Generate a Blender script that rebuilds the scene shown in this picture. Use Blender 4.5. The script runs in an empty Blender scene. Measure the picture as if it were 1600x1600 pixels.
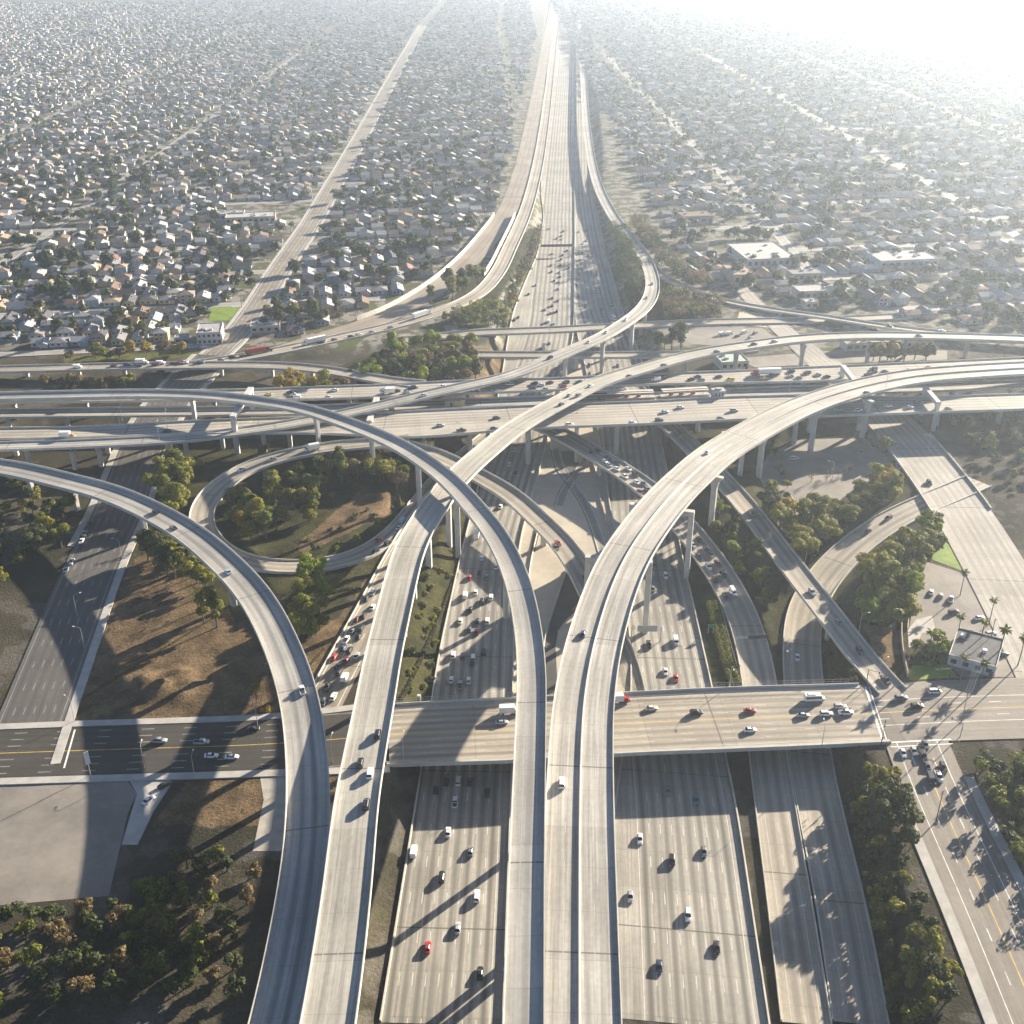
import bpy, bmesh, math, random
import numpy as np
from mathutils import Vector, Matrix

rnd = random.Random(11)
rad = math.radians
SC = bpy.context.scene

# ---------------------------------------------------------------- camera
FPX, YH, CAMH = 1742.0, -120.0, 250.0        # focal length and horizon in photo pixels, camera height in metres
TH = math.atan((800 - YH) / FPX)
CT, ST = math.cos(TH), math.sin(TH)
cam_d = bpy.data.cameras.new('camera')
cam_d.sensor_width = 36.0
cam_d.lens = 36.0 * FPX / 1600.0
cam_d.clip_start = 1.0
cam_d.clip_end = 30000.0
cam = bpy.data.objects.new('camera', cam_d)
cam.location = (0, 0, CAMH)
cam.rotation_euler = (math.pi / 2 - TH, 0, 0)
SC.collection.objects.link(cam)
SC.camera = cam

# ---------------------------------------------------------------- sky, sun, exposure
SUN_AZ, SUN_EL = rad(45.5), rad(16.3)        # clockwise from the view direction, above the horizon
world = bpy.data.worlds.new('World')
SC.world = world
world.use_nodes = True
wn = world.node_tree
wn.nodes.clear()
wo = wn.nodes.new('ShaderNodeOutputWorld')
wb = wn.nodes.new('ShaderNodeBackground')
sk = wn.nodes.new('ShaderNodeTexSky')
sk.sky_type = 'NISHITA'
sk.sun_disc = False
sk.sun_elevation = SUN_EL
sk.sun_rotation = SUN_AZ
sk.altitude = 50
sk.dust_density = 0.2
sk.air_density = 0.55
sk.ozone_density = 1.5
wb.inputs['Strength'].default_value = 0.05
wn.links.new(sk.outputs[0], wb.inputs['Color'])
wn.links.new(wb.outputs[0], wo.inputs['Surface'])
sd = bpy.data.lights.new('sun', 'SUN')
sd.energy = 5.0
sd.angle = rad(0.55)
sd.color = (1.0, 0.88, 0.715)
sun = bpy.data.objects.new('sun', sd)
SC.collection.objects.link(sun)
sdir = Vector((math.sin(SUN_AZ) * math.cos(SUN_EL), math.cos(SUN_AZ) * math.cos(SUN_EL), math.sin(SUN_EL)))
sun.rotation_euler = sdir.to_track_quat('Z', 'Y').to_euler()
sun.location = sdir * 900
SC.view_settings.view_transform = 'Standard'
SC.view_settings.look = 'None'
SC.view_settings.gamma = 1.0
SC.view_settings.exposure = 1.98
SC.render.engine = 'CYCLES'
SC.cycles.use_denoising = True
SC.cycles.max_bounces = 5
SC.cycles.diffuse_bounces = 2
SC.cycles.volume_bounces = 1
SC.cycles.transmission_bounces = 2
SC.cycles.sample_clamp_indirect = 4.0
HAZE_D, HAZE_G = 0.000112, 0.66

# ---------------------------------------------------------------- small helpers
def P(px, py, h=0.0):
    """the point of the horizontal level h seen at pixel (px, py) of the photograph"""
    u = (px - 800) / FPX
    v = (800 - py) / FPX
    dy = CT + v * ST
    dz = -ST + v * CT
    t = (h - CAMH) / dz
    return np.array([u * t, dy * t, h])

def proj(p):
    zf = p[1] * CT - (p[2] - CAMH) * ST
    up = p[1] * ST + (p[2] - CAMH) * CT
    return 800 + FPX * p[0] / zf, 800 - FPX * up / zf

def link(o):
    SC.collection.objects.link(o)
    return o

def tag(o, label=None, cat=None, group=None, kind=None):
    if label: o['label'] = label
    if cat: o['category'] = cat
    if group: o['group'] = group
    if kind: o['kind'] = kind
    return o

def thing(name, label, cat, loc=(0, 0, 0), rz=0.0, group=None):
    o = bpy.data.objects.new(name, None)
    o.empty_display_size = 0.5
    o.location = loc
    o.rotation_euler = (0, 0, rz)
    link(o)
    return tag(o, label, cat, group)

def mesh_obj(name, verts, faces, mats, parent=None, mi=None, uv=None, smooth=False):
    me = bpy.data.meshes.new(name)
    me.from_pydata([tuple(map(float, v)) for v in verts], [], faces)
    if not isinstance(mats, (list, tuple)): mats = [mats]
    for m in mats: me.materials.append(m)
    if mi is not None:
        me.polygons.foreach_set('material_index', mi)
    if uv is not None:
        l = me.uv_layers.new(name='UVMap')
        vi = np.empty(len(me.loops), np.int32)
        me.loops.foreach_get('vertex_index', vi)
        l.data.foreach_set('uv', np.asarray(uv, np.float32)[vi].ravel())
    if smooth:
        me.polygons.foreach_set('use_smooth', [True] * len(me.polygons))
    me.update()
    o = bpy.data.objects.new(name, me)
    link(o)
    if parent is not None: o.parent = parent
    return o

class MB:
    """collects simple solids and links them as ONE mesh object"""
    def __init__(s): s.v, s.f, s.m = [], [], []
    def add(s, vs, fs, mi=0):
        b = len(s.v)
        s.v += [tuple(map(float, v)) for v in vs]
        s.f += [tuple(b + i for i in f) for f in fs]
        s.m += [mi] * len(fs)
    def hexa(s, lo, hi, mi=0):
        """lo, hi: four corners each, counter-clockwise seen from above"""
        s.add(list(lo) + list(hi), [(3, 2, 1, 0), (4, 5, 6, 7)] + [(i, (i + 1) % 4, 4 + (i + 1) % 4, 4 + i) for i in range(4)], mi)
    def box(s, c, sz, rz=0.0, mi=0):
        x, y, z = c; a, b, d = sz[0] / 2, sz[1] / 2, sz[2] / 2
        cs, sn = math.cos(rz), math.sin(rz)
        q = [(x + i * cs - j * sn, y + i * sn + j * cs) for i, j in ((-a, -b), (a, -b), (a, b), (-a, b))]
        s.hexa([(u, v, z - d) for u, v in q], [(u, v, z + d) for u, v in q], mi)
    def tube(s, p, q, r0, r1, n=6, mi=0, caps=True):
        p, q = Vector(p), Vector(q)
        d = (q - p).normalized()
        a = d.orthogonal().normalized(); b = d.cross(a)
        vs = []
        for c, r in ((p, r0), (q, r1)):
            for i in range(n):
                t = 2 * math.pi * i / n
                vs.append(c + a * (r * math.cos(t)) + b * (r * math.sin(t)))
        fs = [(i, (i + 1) % n, n + (i + 1) % n, n + i) for i in range(n)]
        if caps: fs += [tuple(range(n - 1, -1, -1)), tuple(range(n, 2 * n))]
        s.add(vs, fs, mi)
    def build(s, name, mats, parent=None, smooth=False):
        return mesh_obj(name, s.v, s.f, mats, parent, s.m, smooth=smooth)

ONES = ['', 'first', 'second', 'third', 'fourth', 'fifth', 'sixth', 'seventh', 'eighth', 'ninth', 'tenth', 'eleventh', 'twelfth', 'thirteenth',
        'fourteenth', 'fifteenth', 'sixteenth', 'seventeenth', 'eighteenth', 'nineteenth']
TENS = ['', '', 'twenty', 'thirty', 'forty', 'fifty', 'sixty', 'seventy', 'eighty', 'ninety']
def ordw(n):
    if n < 20: return ONES[n]
    t, o = divmod(n, 10)
    return (TENS[t][:-1] + 'ieth') if o == 0 else TENS[t] + '-' + ONES[o]

# ---------------------------------------------------------------- materials
class Ex:
    """arithmetic on node sockets"""
    def __init__(s, nt, sock): s.nt, s.s = nt, sock
    def _op(s, op, *o, clamp=False):
        n = s.nt.nodes.new('ShaderNodeMath'); n.operation = op; n.use_clamp = clamp
        for i, x in enumerate((s,) + o):
            if isinstance(x, Ex): s.nt.links.new(x.s, n.inputs[i])
            else: n.inputs[i].default_value = x
        return Ex(s.nt, n.outputs[0])
    def __add__(s, o): return s._op('ADD', o)
    def __sub__(s, o): return s._op('SUBTRACT', o)
    def __mul__(s, o): return s._op('MULTIPLY', o)
    def __truediv__(s, o): return s._op('DIVIDE', o)
    def frac(s): return s._op('FRACT')
    def floor(s): return s._op('FLOOR')
    def abs(s): return s._op('ABSOLUTE')
    def lt(s, v): return s._op('LESS_THAN', v)
    def gt(s, v): return s._op('GREATER_THAN', v)
    def max(s, v): return s._op('MAXIMUM', v)
    def min(s, v): return s._op('MINIMUM', v)
    def ramp(s, a, b):
        n = s.nt.nodes.new('ShaderNodeMapRange'); n.interpolation_type = 'SMOOTHSTEP'
        s.nt.links.new(s.s, n.inputs[0])
        n.inputs[1].default_value = a; n.inputs[2].default_value = b
        return Ex(s.nt, n.outputs[0])

def new_mat(name, rough=0.8, spec=0.3):
    m = bpy.data.materials.new(name); m.use_nodes = True
    nt = m.node_tree
    b = nt.nodes['Principled BSDF']
    b.inputs['Roughness'].default_value = rough
    b.inputs['Specular IOR Level'].default_value = spec
    return m, nt, b

def rgb(nt, c):
    n = nt.nodes.new('ShaderNodeRGB'); n.outputs[0].default_value = (c[0], c[1], c[2], 1); return n.outputs[0]

def mixc(nt, f, a, b, mode='MIX'):
    n = nt.nodes.new('ShaderNodeMix'); n.data_type = 'RGBA'; n.blend_type = mode
    for sock, x in ((n.inputs[0], f), (n.inputs[6], a), (n.inputs[7], b)):
        if isinstance(x, Ex): nt.links.new(x.s, sock)
        elif isinstance(x, (int, float)): sock.default_value = x
        elif isinstance(x, tuple): sock.default_value = (x[0], x[1], x[2], 1)
        else: nt.links.new(x, sock)
    return n.outputs[2]

def coords(nt, kind='Object', scale=(1, 1, 1)):
    tc = nt.nodes.new('ShaderNodeTexCoord')
    mp = nt.nodes.new('ShaderNodeMapping'); mp.inputs['Scale'].default_value = scale
    nt.links.new(tc.outputs[kind], mp.inputs[0])
    return mp.outputs[0]

def noise(nt, vec, scale, detail=4, rough=0.6):
    n = nt.nodes.new('ShaderNodeTexNoise')
    n.inputs['Scale'].default_value = scale
    n.inputs['Detail'].default_value = detail
    n.inputs['Roughness'].default_value = rough
    nt.links.new(vec, n.inputs['Vector'])
    return Ex(nt, n.outputs[0])

def bump(nt, b, h, strength=0.4, dist=0.3):
    n = nt.nodes.new('ShaderNodeBump'); n.inputs['Strength'].default_value = strength
    n.inputs['Distance'].default_value = dist
    nt.links.new(h.s, n.inputs['Height']); nt.links.new(n.outputs[0], b.inputs['Normal'])

def mottled(name, c1, c2, scale=0.3, rough=0.85, spec=0.25, fine=0.0, kind='Object', bmp=0.0):
    m, nt, b = new_mat(name, rough, spec)
    v = coords(nt, kind)
    n1 = noise(nt, v, scale, 6, 0.65)
    col = mixc(nt, n1.ramp(0.32, 0.68), c1, c2)
    if fine:
        n2 = noise(nt, v, scale * 9, 3)
        col = mixc(nt, 1.0, col, mixc(nt, n2, (1 - fine,) * 3, (1 + fine,) * 3), 'MULTIPLY')
        if bmp: bump(nt, b, n2, bmp, 0.5)
    nt.links.new(col, b.inputs['Base Color'])
    return m

def plain(name, c, rough=0.6, spec=0.4, metal=0.0):
    m, nt, b = new_mat(name, rough, spec)
    v = coords(nt)
    n1 = noise(nt, v, 1.3, 3)
    nt.links.new(mixc(nt, n1, tuple(x * 0.9 for x in c), tuple(min(1, x * 1.08) for x in c)), b.inputs['Base Color'])
    b.inputs['Metallic'].default_value = metal
    return m

def road_mat(name, base, lanes, lw=3.66, u0=0.0, band=0.45, line=(0.75, 0.73, 0.66), edge2=None, joint=15.0, stain=0.25, dash=True, warm=(1, 1, 1)):
    """paved surface in road coordinates (u across, v along, metres): slab joints, worn and stained wheel lanes, painted lines"""
    m, nt, b = new_mat(name, 0.82, 0.28)
    uvn = nt.nodes.new('ShaderNodeUVMap')
    sep = nt.nodes.new('ShaderNodeSeparateXYZ'); nt.links.new(uvn.outputs[0], sep.inputs[0])
    u, v = Ex(nt, sep.outputs[0]), Ex(nt, sep.outputs[1])
    def vec(a, c):
        n = nt.nodes.new('ShaderNodeCombineXYZ'); nt.links.new((u * a).s, n.inputs[0]); nt.links.new((v * c).s, n.inputs[1]); return n.outputs[0]
    streak = noise(nt, vec(1.1, 0.018), 1.0, 5, 0.7)
    patch = noise(nt, vec(0.05, 0.035), 1.0, 3, 0.5)
    grain = noise(nt, vec(0.7, 0.5), 1.0, 5, 0.7)
    col = mixc(nt, patch.ramp(0.3, 0.7), tuple(c * 0.84 for c in base), tuple(c * 1.1 * w for c, w in zip(base, warm)))
    col = mixc(nt, 1.0, col, mixc(nt, streak.ramp(0.25, 0.75), (1 - stain,) * 3, (1 + stain * 0.5,) * 3), 'MULTIPLY')
    col = mixc(nt, 1.0, col, mixc(nt, grain.ramp(0.2, 0.8), (0.86,) * 3, (1.1,) * 3), 'MULTIPLY')
    # slabs of the deck cast one after the other: each a little lighter or darker
    sl = (v / (joint * 3.0)).floor()
    wnz = nt.nodes.new('ShaderNodeTexWhiteNoise'); wnz.noise_dimensions = '1D'; nt.links.new(sl.s, wnz.inputs['W'])
    col = mixc(nt, 1.0, col, mixc(nt, Ex(nt, wnz.outputs[0]), (0.88,) * 3, (1.09,) * 3), 'MULTIPLY')
    x = (u - u0) / lw
    inside = x.gt(0.0) * x.lt(float(lanes))
    d = ((x.frac() - 0.5).abs())
    wob = noise(nt, vec(0.0, 0.02), 1.0, 2)
    oil = (Ex(nt, d.s) + (wob - 0.5) * 0.16).ramp(0.36, 0.04) * inside * (streak.ramp(0.1, 0.8) * 0.55 + 0.45)
    ln = nt.nodes.new('ShaderNodeTexWhiteNoise'); ln.noise_dimensions = '1D'; nt.links.new((x.floor() + 7.3).s, ln.inputs['W'])
    col = mixc(nt, oil * (Ex(nt, ln.outputs[0]) * 0.5 + 0.62) * band, col, tuple(c * 0.33 for c in base))
    seal = noise(nt, vec(0.11, 0.006), 1.0, 6, 0.8)
    col = mixc(nt, seal.ramp(0.60, 0.66) * 0.28, col, tuple(c * 0.55 for c in base))
    bj = ((v + 21.0) / 68.0).frac().lt(0.0075)
    col = mixc(nt, bj * (0.75 if joint < 100 else 0.0), col, tuple(c * 0.22 for c in base))
    jn = (v / joint).frac().lt(0.014)
    col = mixc(nt, jn * 0.4, col, tuple(c * 0.4 for c in base))
    # paint
    near = ((x + 0.5).frac() - 0.5).abs().lt(0.14 / lw)
    rng = x.gt(-0.1) * x.lt(lanes + 0.1)
    edge = (x.lt(0.5) + x.gt(lanes - 0.5)).min(1.0)
    ds = (v / 14.6).frac().lt(0.3) if dash else v.gt(-1e6)
    wear = noise(nt, vec(0.4, 0.3), 1.0, 3).ramp(0.2, 0.6) * 0.6 + 0.3
    col = mixc(nt, near * rng * edge.max(ds) * wear, col, line)
    if edge2 is not None:     # yellow line at the given u
        col = mixc(nt, (u - edge2).abs().lt(0.16) * wear, col, (0.62, 0.42, 0.06))
    nt.links.new(col, b.inputs['Base Color'])
    bump(nt, b, grain, 0.12, 0.1)
    return m

CONC = (0.415, 0.398, 0.36)
M = {}
PALE = (0.42, 0.395, 0.345)
M['deck2'] = road_mat('flyover_deck_concrete', CONC, 2, 3.7, -3.9, 0.85, line=PALE, stain=0.32)
M['deck1'] = road_mat('single_flyover_deck_concrete', CONC, 1, 3.9, -2.2, 0.45, line=PALE)
M['deckE'] = road_mat('double_flyover_deck_concrete', (0.445, 0.422, 0.375), 4, 3.9, -7.8, 0.34, stain=0.42, line=PALE)
M['deckB'] = road_mat('pale_flyover_deck_concrete', (0.43, 0.408, 0.35), 2, 3.7, -3.9, 0.3, stain=0.4, line=PALE)
M['fwyN'] = road_mat('overhead_freeway_concrete', (0.405, 0.37, 0.31), 5, 3.66, 3.5, 0.7, line=(0.5, 0.46, 0.38))
M['fwyG'] = road_mat('lower_freeway_concrete', (0.36, 0.338, 0.29), 8, 3.66, 3.2, 1.0, line=(0.6, 0.57, 0.5), stain=0.4)
M['ramp'] = road_mat('ramp_concrete', (0.38, 0.34, 0.275), 2, 3.8, -3.8, 0.65, line=(0.5, 0.46, 0.38))
M['rampQ'] = road_mat('queue_ramp_concrete', (0.33, 0.29, 0.22), 3, 3.8, -5.7, 0.5)
M['street'] = road_mat('street_asphalt', (0.065, 0.059, 0.05), 8, 3.5, -14.0, 0.3, edge2=0.0, joint=400, line=(0.4, 0.38, 0.34))
M['bridge'] = road_mat('street_bridge_concrete', (0.40, 0.355, 0.285), 8, 3.5, -14.0, 0.7, edge2=0.0, joint=30, line=(0.52, 0.49, 0.42))
M['avenue'] = road_mat('avenue_asphalt', (0.24, 0.215, 0.18), 4, 3.5, -7.0, 0.2, edge2=0.0, joint=400)
M['ustreet'] = road_mat('wide_street_asphalt', (0.115, 0.108, 0.098), 6, 3.5, -10.5, 0.35, joint=400, line=(0.3, 0.29, 0.26))
M['jstreet'] = road_mat('pale_street_concrete', (0.36, 0.33, 0.285), 6, 3.6, -10.8, 0.4, joint=12, line=(0.45, 0.43, 0.38))
M['lane'] = road_mat('side_street_asphalt', (0.30, 0.285, 0.26), 2, 3.5, -3.5, 0.1, joint=300)
M['busway'] = road_mat('busway_concrete', (0.30, 0.285, 0.25), 1, 4.2, -2.1, 0.5)
M['dirtroad'] = road_mat('dirt_corridor', (0.30, 0.255, 0.20), 2, 5, -5, 0.3, line=(0.30, 0.255, 0.20), joint=500, stain=0.4)
M['conc'] = mottled('weathered_concrete', (0.33, 0.305, 0.265), (0.43, 0.40, 0.345), 0.22, fine=0.12)
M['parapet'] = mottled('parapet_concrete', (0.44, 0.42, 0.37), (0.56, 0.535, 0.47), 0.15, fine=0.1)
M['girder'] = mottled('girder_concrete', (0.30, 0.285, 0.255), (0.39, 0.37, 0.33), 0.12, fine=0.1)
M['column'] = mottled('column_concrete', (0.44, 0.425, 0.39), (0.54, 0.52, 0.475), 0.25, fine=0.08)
M['plaza'] = mottled('plaza_concrete', (0.36, 0.32, 0.255), (0.46, 0.41, 0.32), 0.06, fine=0.1)
M['asphalt'] = mottled('lot_asphalt', (0.17, 0.155, 0.135), (0.25, 0.225, 0.19), 0.05, fine=0.15)
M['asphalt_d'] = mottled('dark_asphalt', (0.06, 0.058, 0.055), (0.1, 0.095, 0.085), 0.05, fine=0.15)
M['walk'] = mottled('sidewalk_concrete', (0.34, 0.325, 0.295), (0.44, 0.42, 0.38), 0.2, fine=0.1)
M['lawn'] = mottled('mown_lawn', (0.10, 0.17, 0.015), (0.19, 0.25, 0.03), 0.15, fine=0.25)
M['white_wall'] = mottled('white_sound_wall', (0.6, 0.55, 0.46), (0.72, 0.67, 0.57), 0.1, fine=0.06)
M['metal'] = plain('galvanised_steel', (0.45, 0.46, 0.46), 0.45, 0.5, 0.3)
M['dark_metal'] = plain('dark_steel', (0.05, 0.055, 0.06), 0.5)
M['sign_green'] = plain('green_sign_panel', (0.02, 0.22, 0.13), 0.45)
M['sign_grey'] = plain('bare_sign_back', (0.40, 0.39, 0.38), 0.5)
M['sign_white'] = plain('white_sign_panel', (0.75, 0.74, 0.66), 0.5)
M['red'] = plain('red_paint', (0.45, 0.06, 0.04), 0.5)
M['bark'] = mottled('tree_bark', (0.10, 0.075, 0.05), (0.2, 0.165, 0.125), 2.0)

def leaf_mat(name, a, b_, c_):
    m, nt, b = new_mat(name, 0.65, 0.15)
    oi = nt.nodes.new('ShaderNodeObjectInfo')
    v = coords(nt)
    n = noise(nt, v, 0.45, 3)
    col = mixc(nt, n.ramp(0.3, 0.7), a, b_)
    col = mixc(nt, Ex(nt, oi.outputs['Random']).ramp(0.45, 1.0) * 0.7, col, c_)
    nt.links.new(col, b.inputs['Base Color'])
    tr = nt.nodes.new('ShaderNodeBsdfTranslucent'); nt.links.new(col, tr.inputs['Color'])
    mx = nt.nodes.new('ShaderNodeMixShader'); mx.inputs[0].default_value = 0.34
    out = nt.nodes['Material Output']
    nt.links.new(b.outputs[0], mx.inputs[1]); nt.links.new(tr.outputs[0], mx.inputs[2]); nt.links.new(mx.outputs[0], out.inputs[0])
    return m
M['leaf_olive'] = leaf_mat('olive_foliage', (0.10, 0.11, 0.014), (0.24, 0.24, 0.03), (0.25, 0.225, 0.03))
M['leaf_green'] = leaf_mat('green_foliage', (0.08, 0.098, 0.015), (0.18, 0.195, 0.026), (0.24, 0.225, 0.03))
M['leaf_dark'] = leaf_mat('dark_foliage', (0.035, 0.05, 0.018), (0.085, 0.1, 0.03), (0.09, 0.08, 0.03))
M['leaf_gold'] = leaf_mat('golden_foliage', (0.22, 0.17, 0.015), (0.36, 0.26, 0.025), (0.3, 0.2, 0.025))
M['leaf_dry'] = leaf_mat('dry_foliage', (0.13, 0.10, 0.045), (0.2, 0.15, 0.06), (0.17, 0.10, 0.05))
M['leaf_lime'] = leaf_mat('bright_foliage', (0.14, 0.19, 0.012), (0.26, 0.31, 0.02), (0.22, 0.26, 0.02))
M['leaf_ivy'] = leaf_mat('ivy_foliage', (0.03, 0.036, 0.012), (0.07, 0.075, 0.02), (0.06, 0.055, 0.02))
# ---------------------------------------------------------------- roads: centre lines read off the photograph, each with its height above the ground
def crspline(pts, ws, step=4.0, smooth=14):
    p = np.array(pts, float); w = np.array(ws, float)
    n = len(p)
    pp = np.vstack([2 * p[0] - p[1], p, 2 * p[-1] - p[-2]])
    out, ow = [], []
    for i in range(n - 1):
        a, b, c, d = pp[i], pp[i + 1], pp[i + 2], pp[i + 3]
        ta = 0; tb = np.linalg.norm(b - a) ** .5; tc = tb + np.linalg.norm(c - b) ** .5; td = tc + np.linalg.norm(d - c) ** .5
        k = max(2, int(np.linalg.norm(c - b) / 2))
        for t in np.linspace(tb, tc, k, endpoint=False):
            A1 = (tb - t) / (tb - ta) * a + (t - ta) / (tb - ta) * b
            A2 = (tc - t) / (tc - tb) * b + (t - tb) / (tc - tb) * c
            A3 = (td - t) / (td - tc) * c + (t - tc) / (td - tc) * d
            B1 = (tc - t) / (tc - ta) * A1 + (t - ta) / (tc - ta) * A2
            B2 = (td - t) / (td - tb) * A2 + (t - tb) / (td - tb) * A3
            out.append((tc - t) / (tc - tb) * B1 + (t - tb) / (tc - tb) * B2)
            ow.append(w[i] + (w[i + 1] - w[i]) * (t - tb) / (tc - tb))
    out.append(p[-1]); ow.append(w[-1])
    out = np.array(out); ow = np.array(ow)
    s = np.concatenate([[0], np.cumsum(np.linalg.norm(np.diff(out[:, :2], axis=0), axis=1))])
    m = max(3, int(s[-1] / step) + 1)
    q = np.linspace(0, s[-1], m)
    C = np.stack([np.interp(q, s, out[:, k]) for k in range(3)], 1)
    W = np.interp(q, s, ow)
    for _ in range(smooth):
        C[1:-1] = 0.25 * C[:-2] + 0.5 * C[1:-1] + 0.25 * C[2:]
        W[1:-1] = 0.25 * W[:-2] + 0.5 * W[1:-1] + 0.25 * W[2:]
    return C, W, q

class Road:
    pass
ROADS = {}
def road(key, pts, W, mat, bank=0.0, lane_ref='c', fill=True, smooth=14, world_pts=False):
    r = Road(); r.key = key
    pw = [np.array(p, float) if world_pts else P(*p) for p in pts]
    ws = W if isinstance(W, (list, tuple)) else [W] * len(pw)
    r.C, r.W, r.s = crspline(pw, ws, smooth=smooth)
    t = np.gradient(r.C[:, :2], axis=0)
    t /= np.linalg.norm(t, axis=1)[:, None]
    r.T = t
    r.N = np.stack([t[:, 1], -t[:, 0]], 1)        # to the right of travel
    r.mat, r.bank, r.lane_ref, r.fill = mat, bank, lane_ref, fill
    ROADS[key] = r
    return r
def edges(key, far, near, h, xs, axis, mat, **k):
    """carriageway given by its two edges; axis 'x': edges are y(x), axis 'y': edges are x(y)"""
    far, near = np.array(far, float), np.array(near, float)
    pts, ws = [], []
    for i, x in enumerate(xs):
        hh = h(x) if callable(h) else h
        if axis == 'x':
            a = P(x, np.interp(x, far[:, 0], far[:, 1]), hh); b = P(x, np.interp(x, near[:, 0], near[:, 1]), hh)
        else:
            a = P(np.interp(x, far[:, 1], far[:, 0]), x, hh); b = P(np.interp(x, near[:, 1], near[:, 0]), x, hh)
        pts.append((a + b) / 2); ws.append(np.linalg.norm((a - b)[:2]))
    pts = np.array(pts)
    t = np.gradient(pts[:, :2], axis=0); t /= np.linalg.norm(t, axis=1)[:, None]
    # widths measured across the road, not along the picture's column or row
    ws = np.array(ws)
    for i in range(len(ws)):
        x = xs[i]; hh = h(x) if callable(h) else h
        if axis == 'x':
            d = P(x, 700, hh) - P(x, 600, hh)
        else:
            d = P(700, x, hh) - P(600, x, hh)
        d = d[:2] / np.linalg.norm(d[:2])
        ws[i] *= abs(d[0] * t[i, 1] - d[1] * t[i, 0])
    return road(key, list(pts), list(ws), mat, world_pts=True, **k)

# the tall flyovers
road('A', [(-120, 715, 11), (20, 733, 12), (100, 752, 13), (166, 769, 14), (232, 797, 15.5), (297, 834, 17), (347, 876, 18), (388, 918, 19), (414, 956, 19.5), (446, 1024, 20), (466, 1085, 20.5), (478, 1163, 21),
           (482, 1255, 21), (478, 1340, 21), (462, 1450, 21), (432, 1600, 21), (390, 1760, 21)], 12.9, 'deck2', bank=-0.05)
road('B', [(480, 1780, 26), (513, 1600, 26), (535, 1450, 26), (548, 1340, 26), (555, 1263, 26), (572, 1168, 26), (588, 1085, 26), (597, 1032, 26), (615, 955, 26), (628, 900, 25.5), (643, 850, 25), (659, 822, 24.6), (673, 799, 24.3), (708, 753, 23.6), (723, 737, 23.3),
           (762, 703, 22.5), (800, 672, 22), (844, 645, 21.4), (887, 622, 20.8), (926, 601, 20.2), (964, 588, 19.6), (1002, 577, 19), (1050, 563, 18.3), (1110, 549, 17.7), (1172, 540, 17.2), (1237, 531, 16.6), (1303, 526, 16), (1400, 524.5, 15),
           (1500, 526.5, 14), (1650, 532, 12), (1850, 545, 9)], 12.9, 'deckB', bank=0.02)
road('C', [(-150, 625, 18), (40, 619, 20), (100, 618, 20.5), (187, 616, 21.5), (275, 616.5, 22.5), (341, 620, 23.2), (398, 627, 24), (450, 634, 24.8), (494, 645, 25.5), (537, 660, 26.3), (581, 677, 27), (625, 697, 27.8), (663, 721, 28.4), (703, 752, 29), (741, 794, 29.6),
           (770, 829, 30), (792, 867, 30.2), (807, 904, 30.3), (818, 944, 30.4), (825, 983, 30.5), (830, 1032, 30.5), (831.5, 1075, 30.5), (829.5, 1119, 30.5), (827.5, 1200, 30.5), (825.5, 1260, 30.5), (823, 1350, 30), (818, 1600, 29), (815, 1780, 28)], 9.6, 'deck1', bank=-0.055)
road('E', [(905, 1780, 28), (905, 1600, 28), (905, 1350, 28), (905.5, 1266, 28), (907, 1200, 28), (911, 1105, 28), (922, 1032, 28), (929, 1002, 28), (941, 960, 28), (953, 924, 28), (975, 874, 28), (1002, 832, 27.6), (1016, 813, 27.4), (1050, 772, 26.8), (1085, 739, 26), (1117, 711, 25),
           (1172, 677, 24), (1216, 653, 23.2), (1275, 627, 22.4), (1335, 608, 21.6), (1377, 598, 21), (1440, 587, 20), (1500, 582, 19), (1620, 575, 17), (1800, 570, 14)], 19.6, 'deckE', bank=0.0)
road('F', [(905, -15, 0), (908, 60, 0), (912, 130, 0), (917, 200, -.2), (926, 260, -.3), (938, 300, 0), (955, 333, 0.5), (975, 362, 1.5), (995, 385, 3), (1010, 408, 5), (1016, 424, 6.5), (1020, 443.5, 8.5), (1015.5, 466.5, 11), (999, 488, 13.2), (969.5, 509, 15), (938, 528, 16.2), (887.5, 549.6, 17), (850, 566, 17.2), (800, 587, 17), (734, 602, 16.8), (669, 616, 16.3), (599, 633, 15.3),
           (537, 647, 14.6), (480, 658, 14), (430, 667, 13.6), (380, 674, 13.3), (320, 682, 13), (250, 688, 12.8), (160, 692.5, 12.6), (100, 695, 12.5), (0, 698, 12.5), (-150, 704, 12.5)], 10.6, 'deck2', bank=-0.02)
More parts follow.
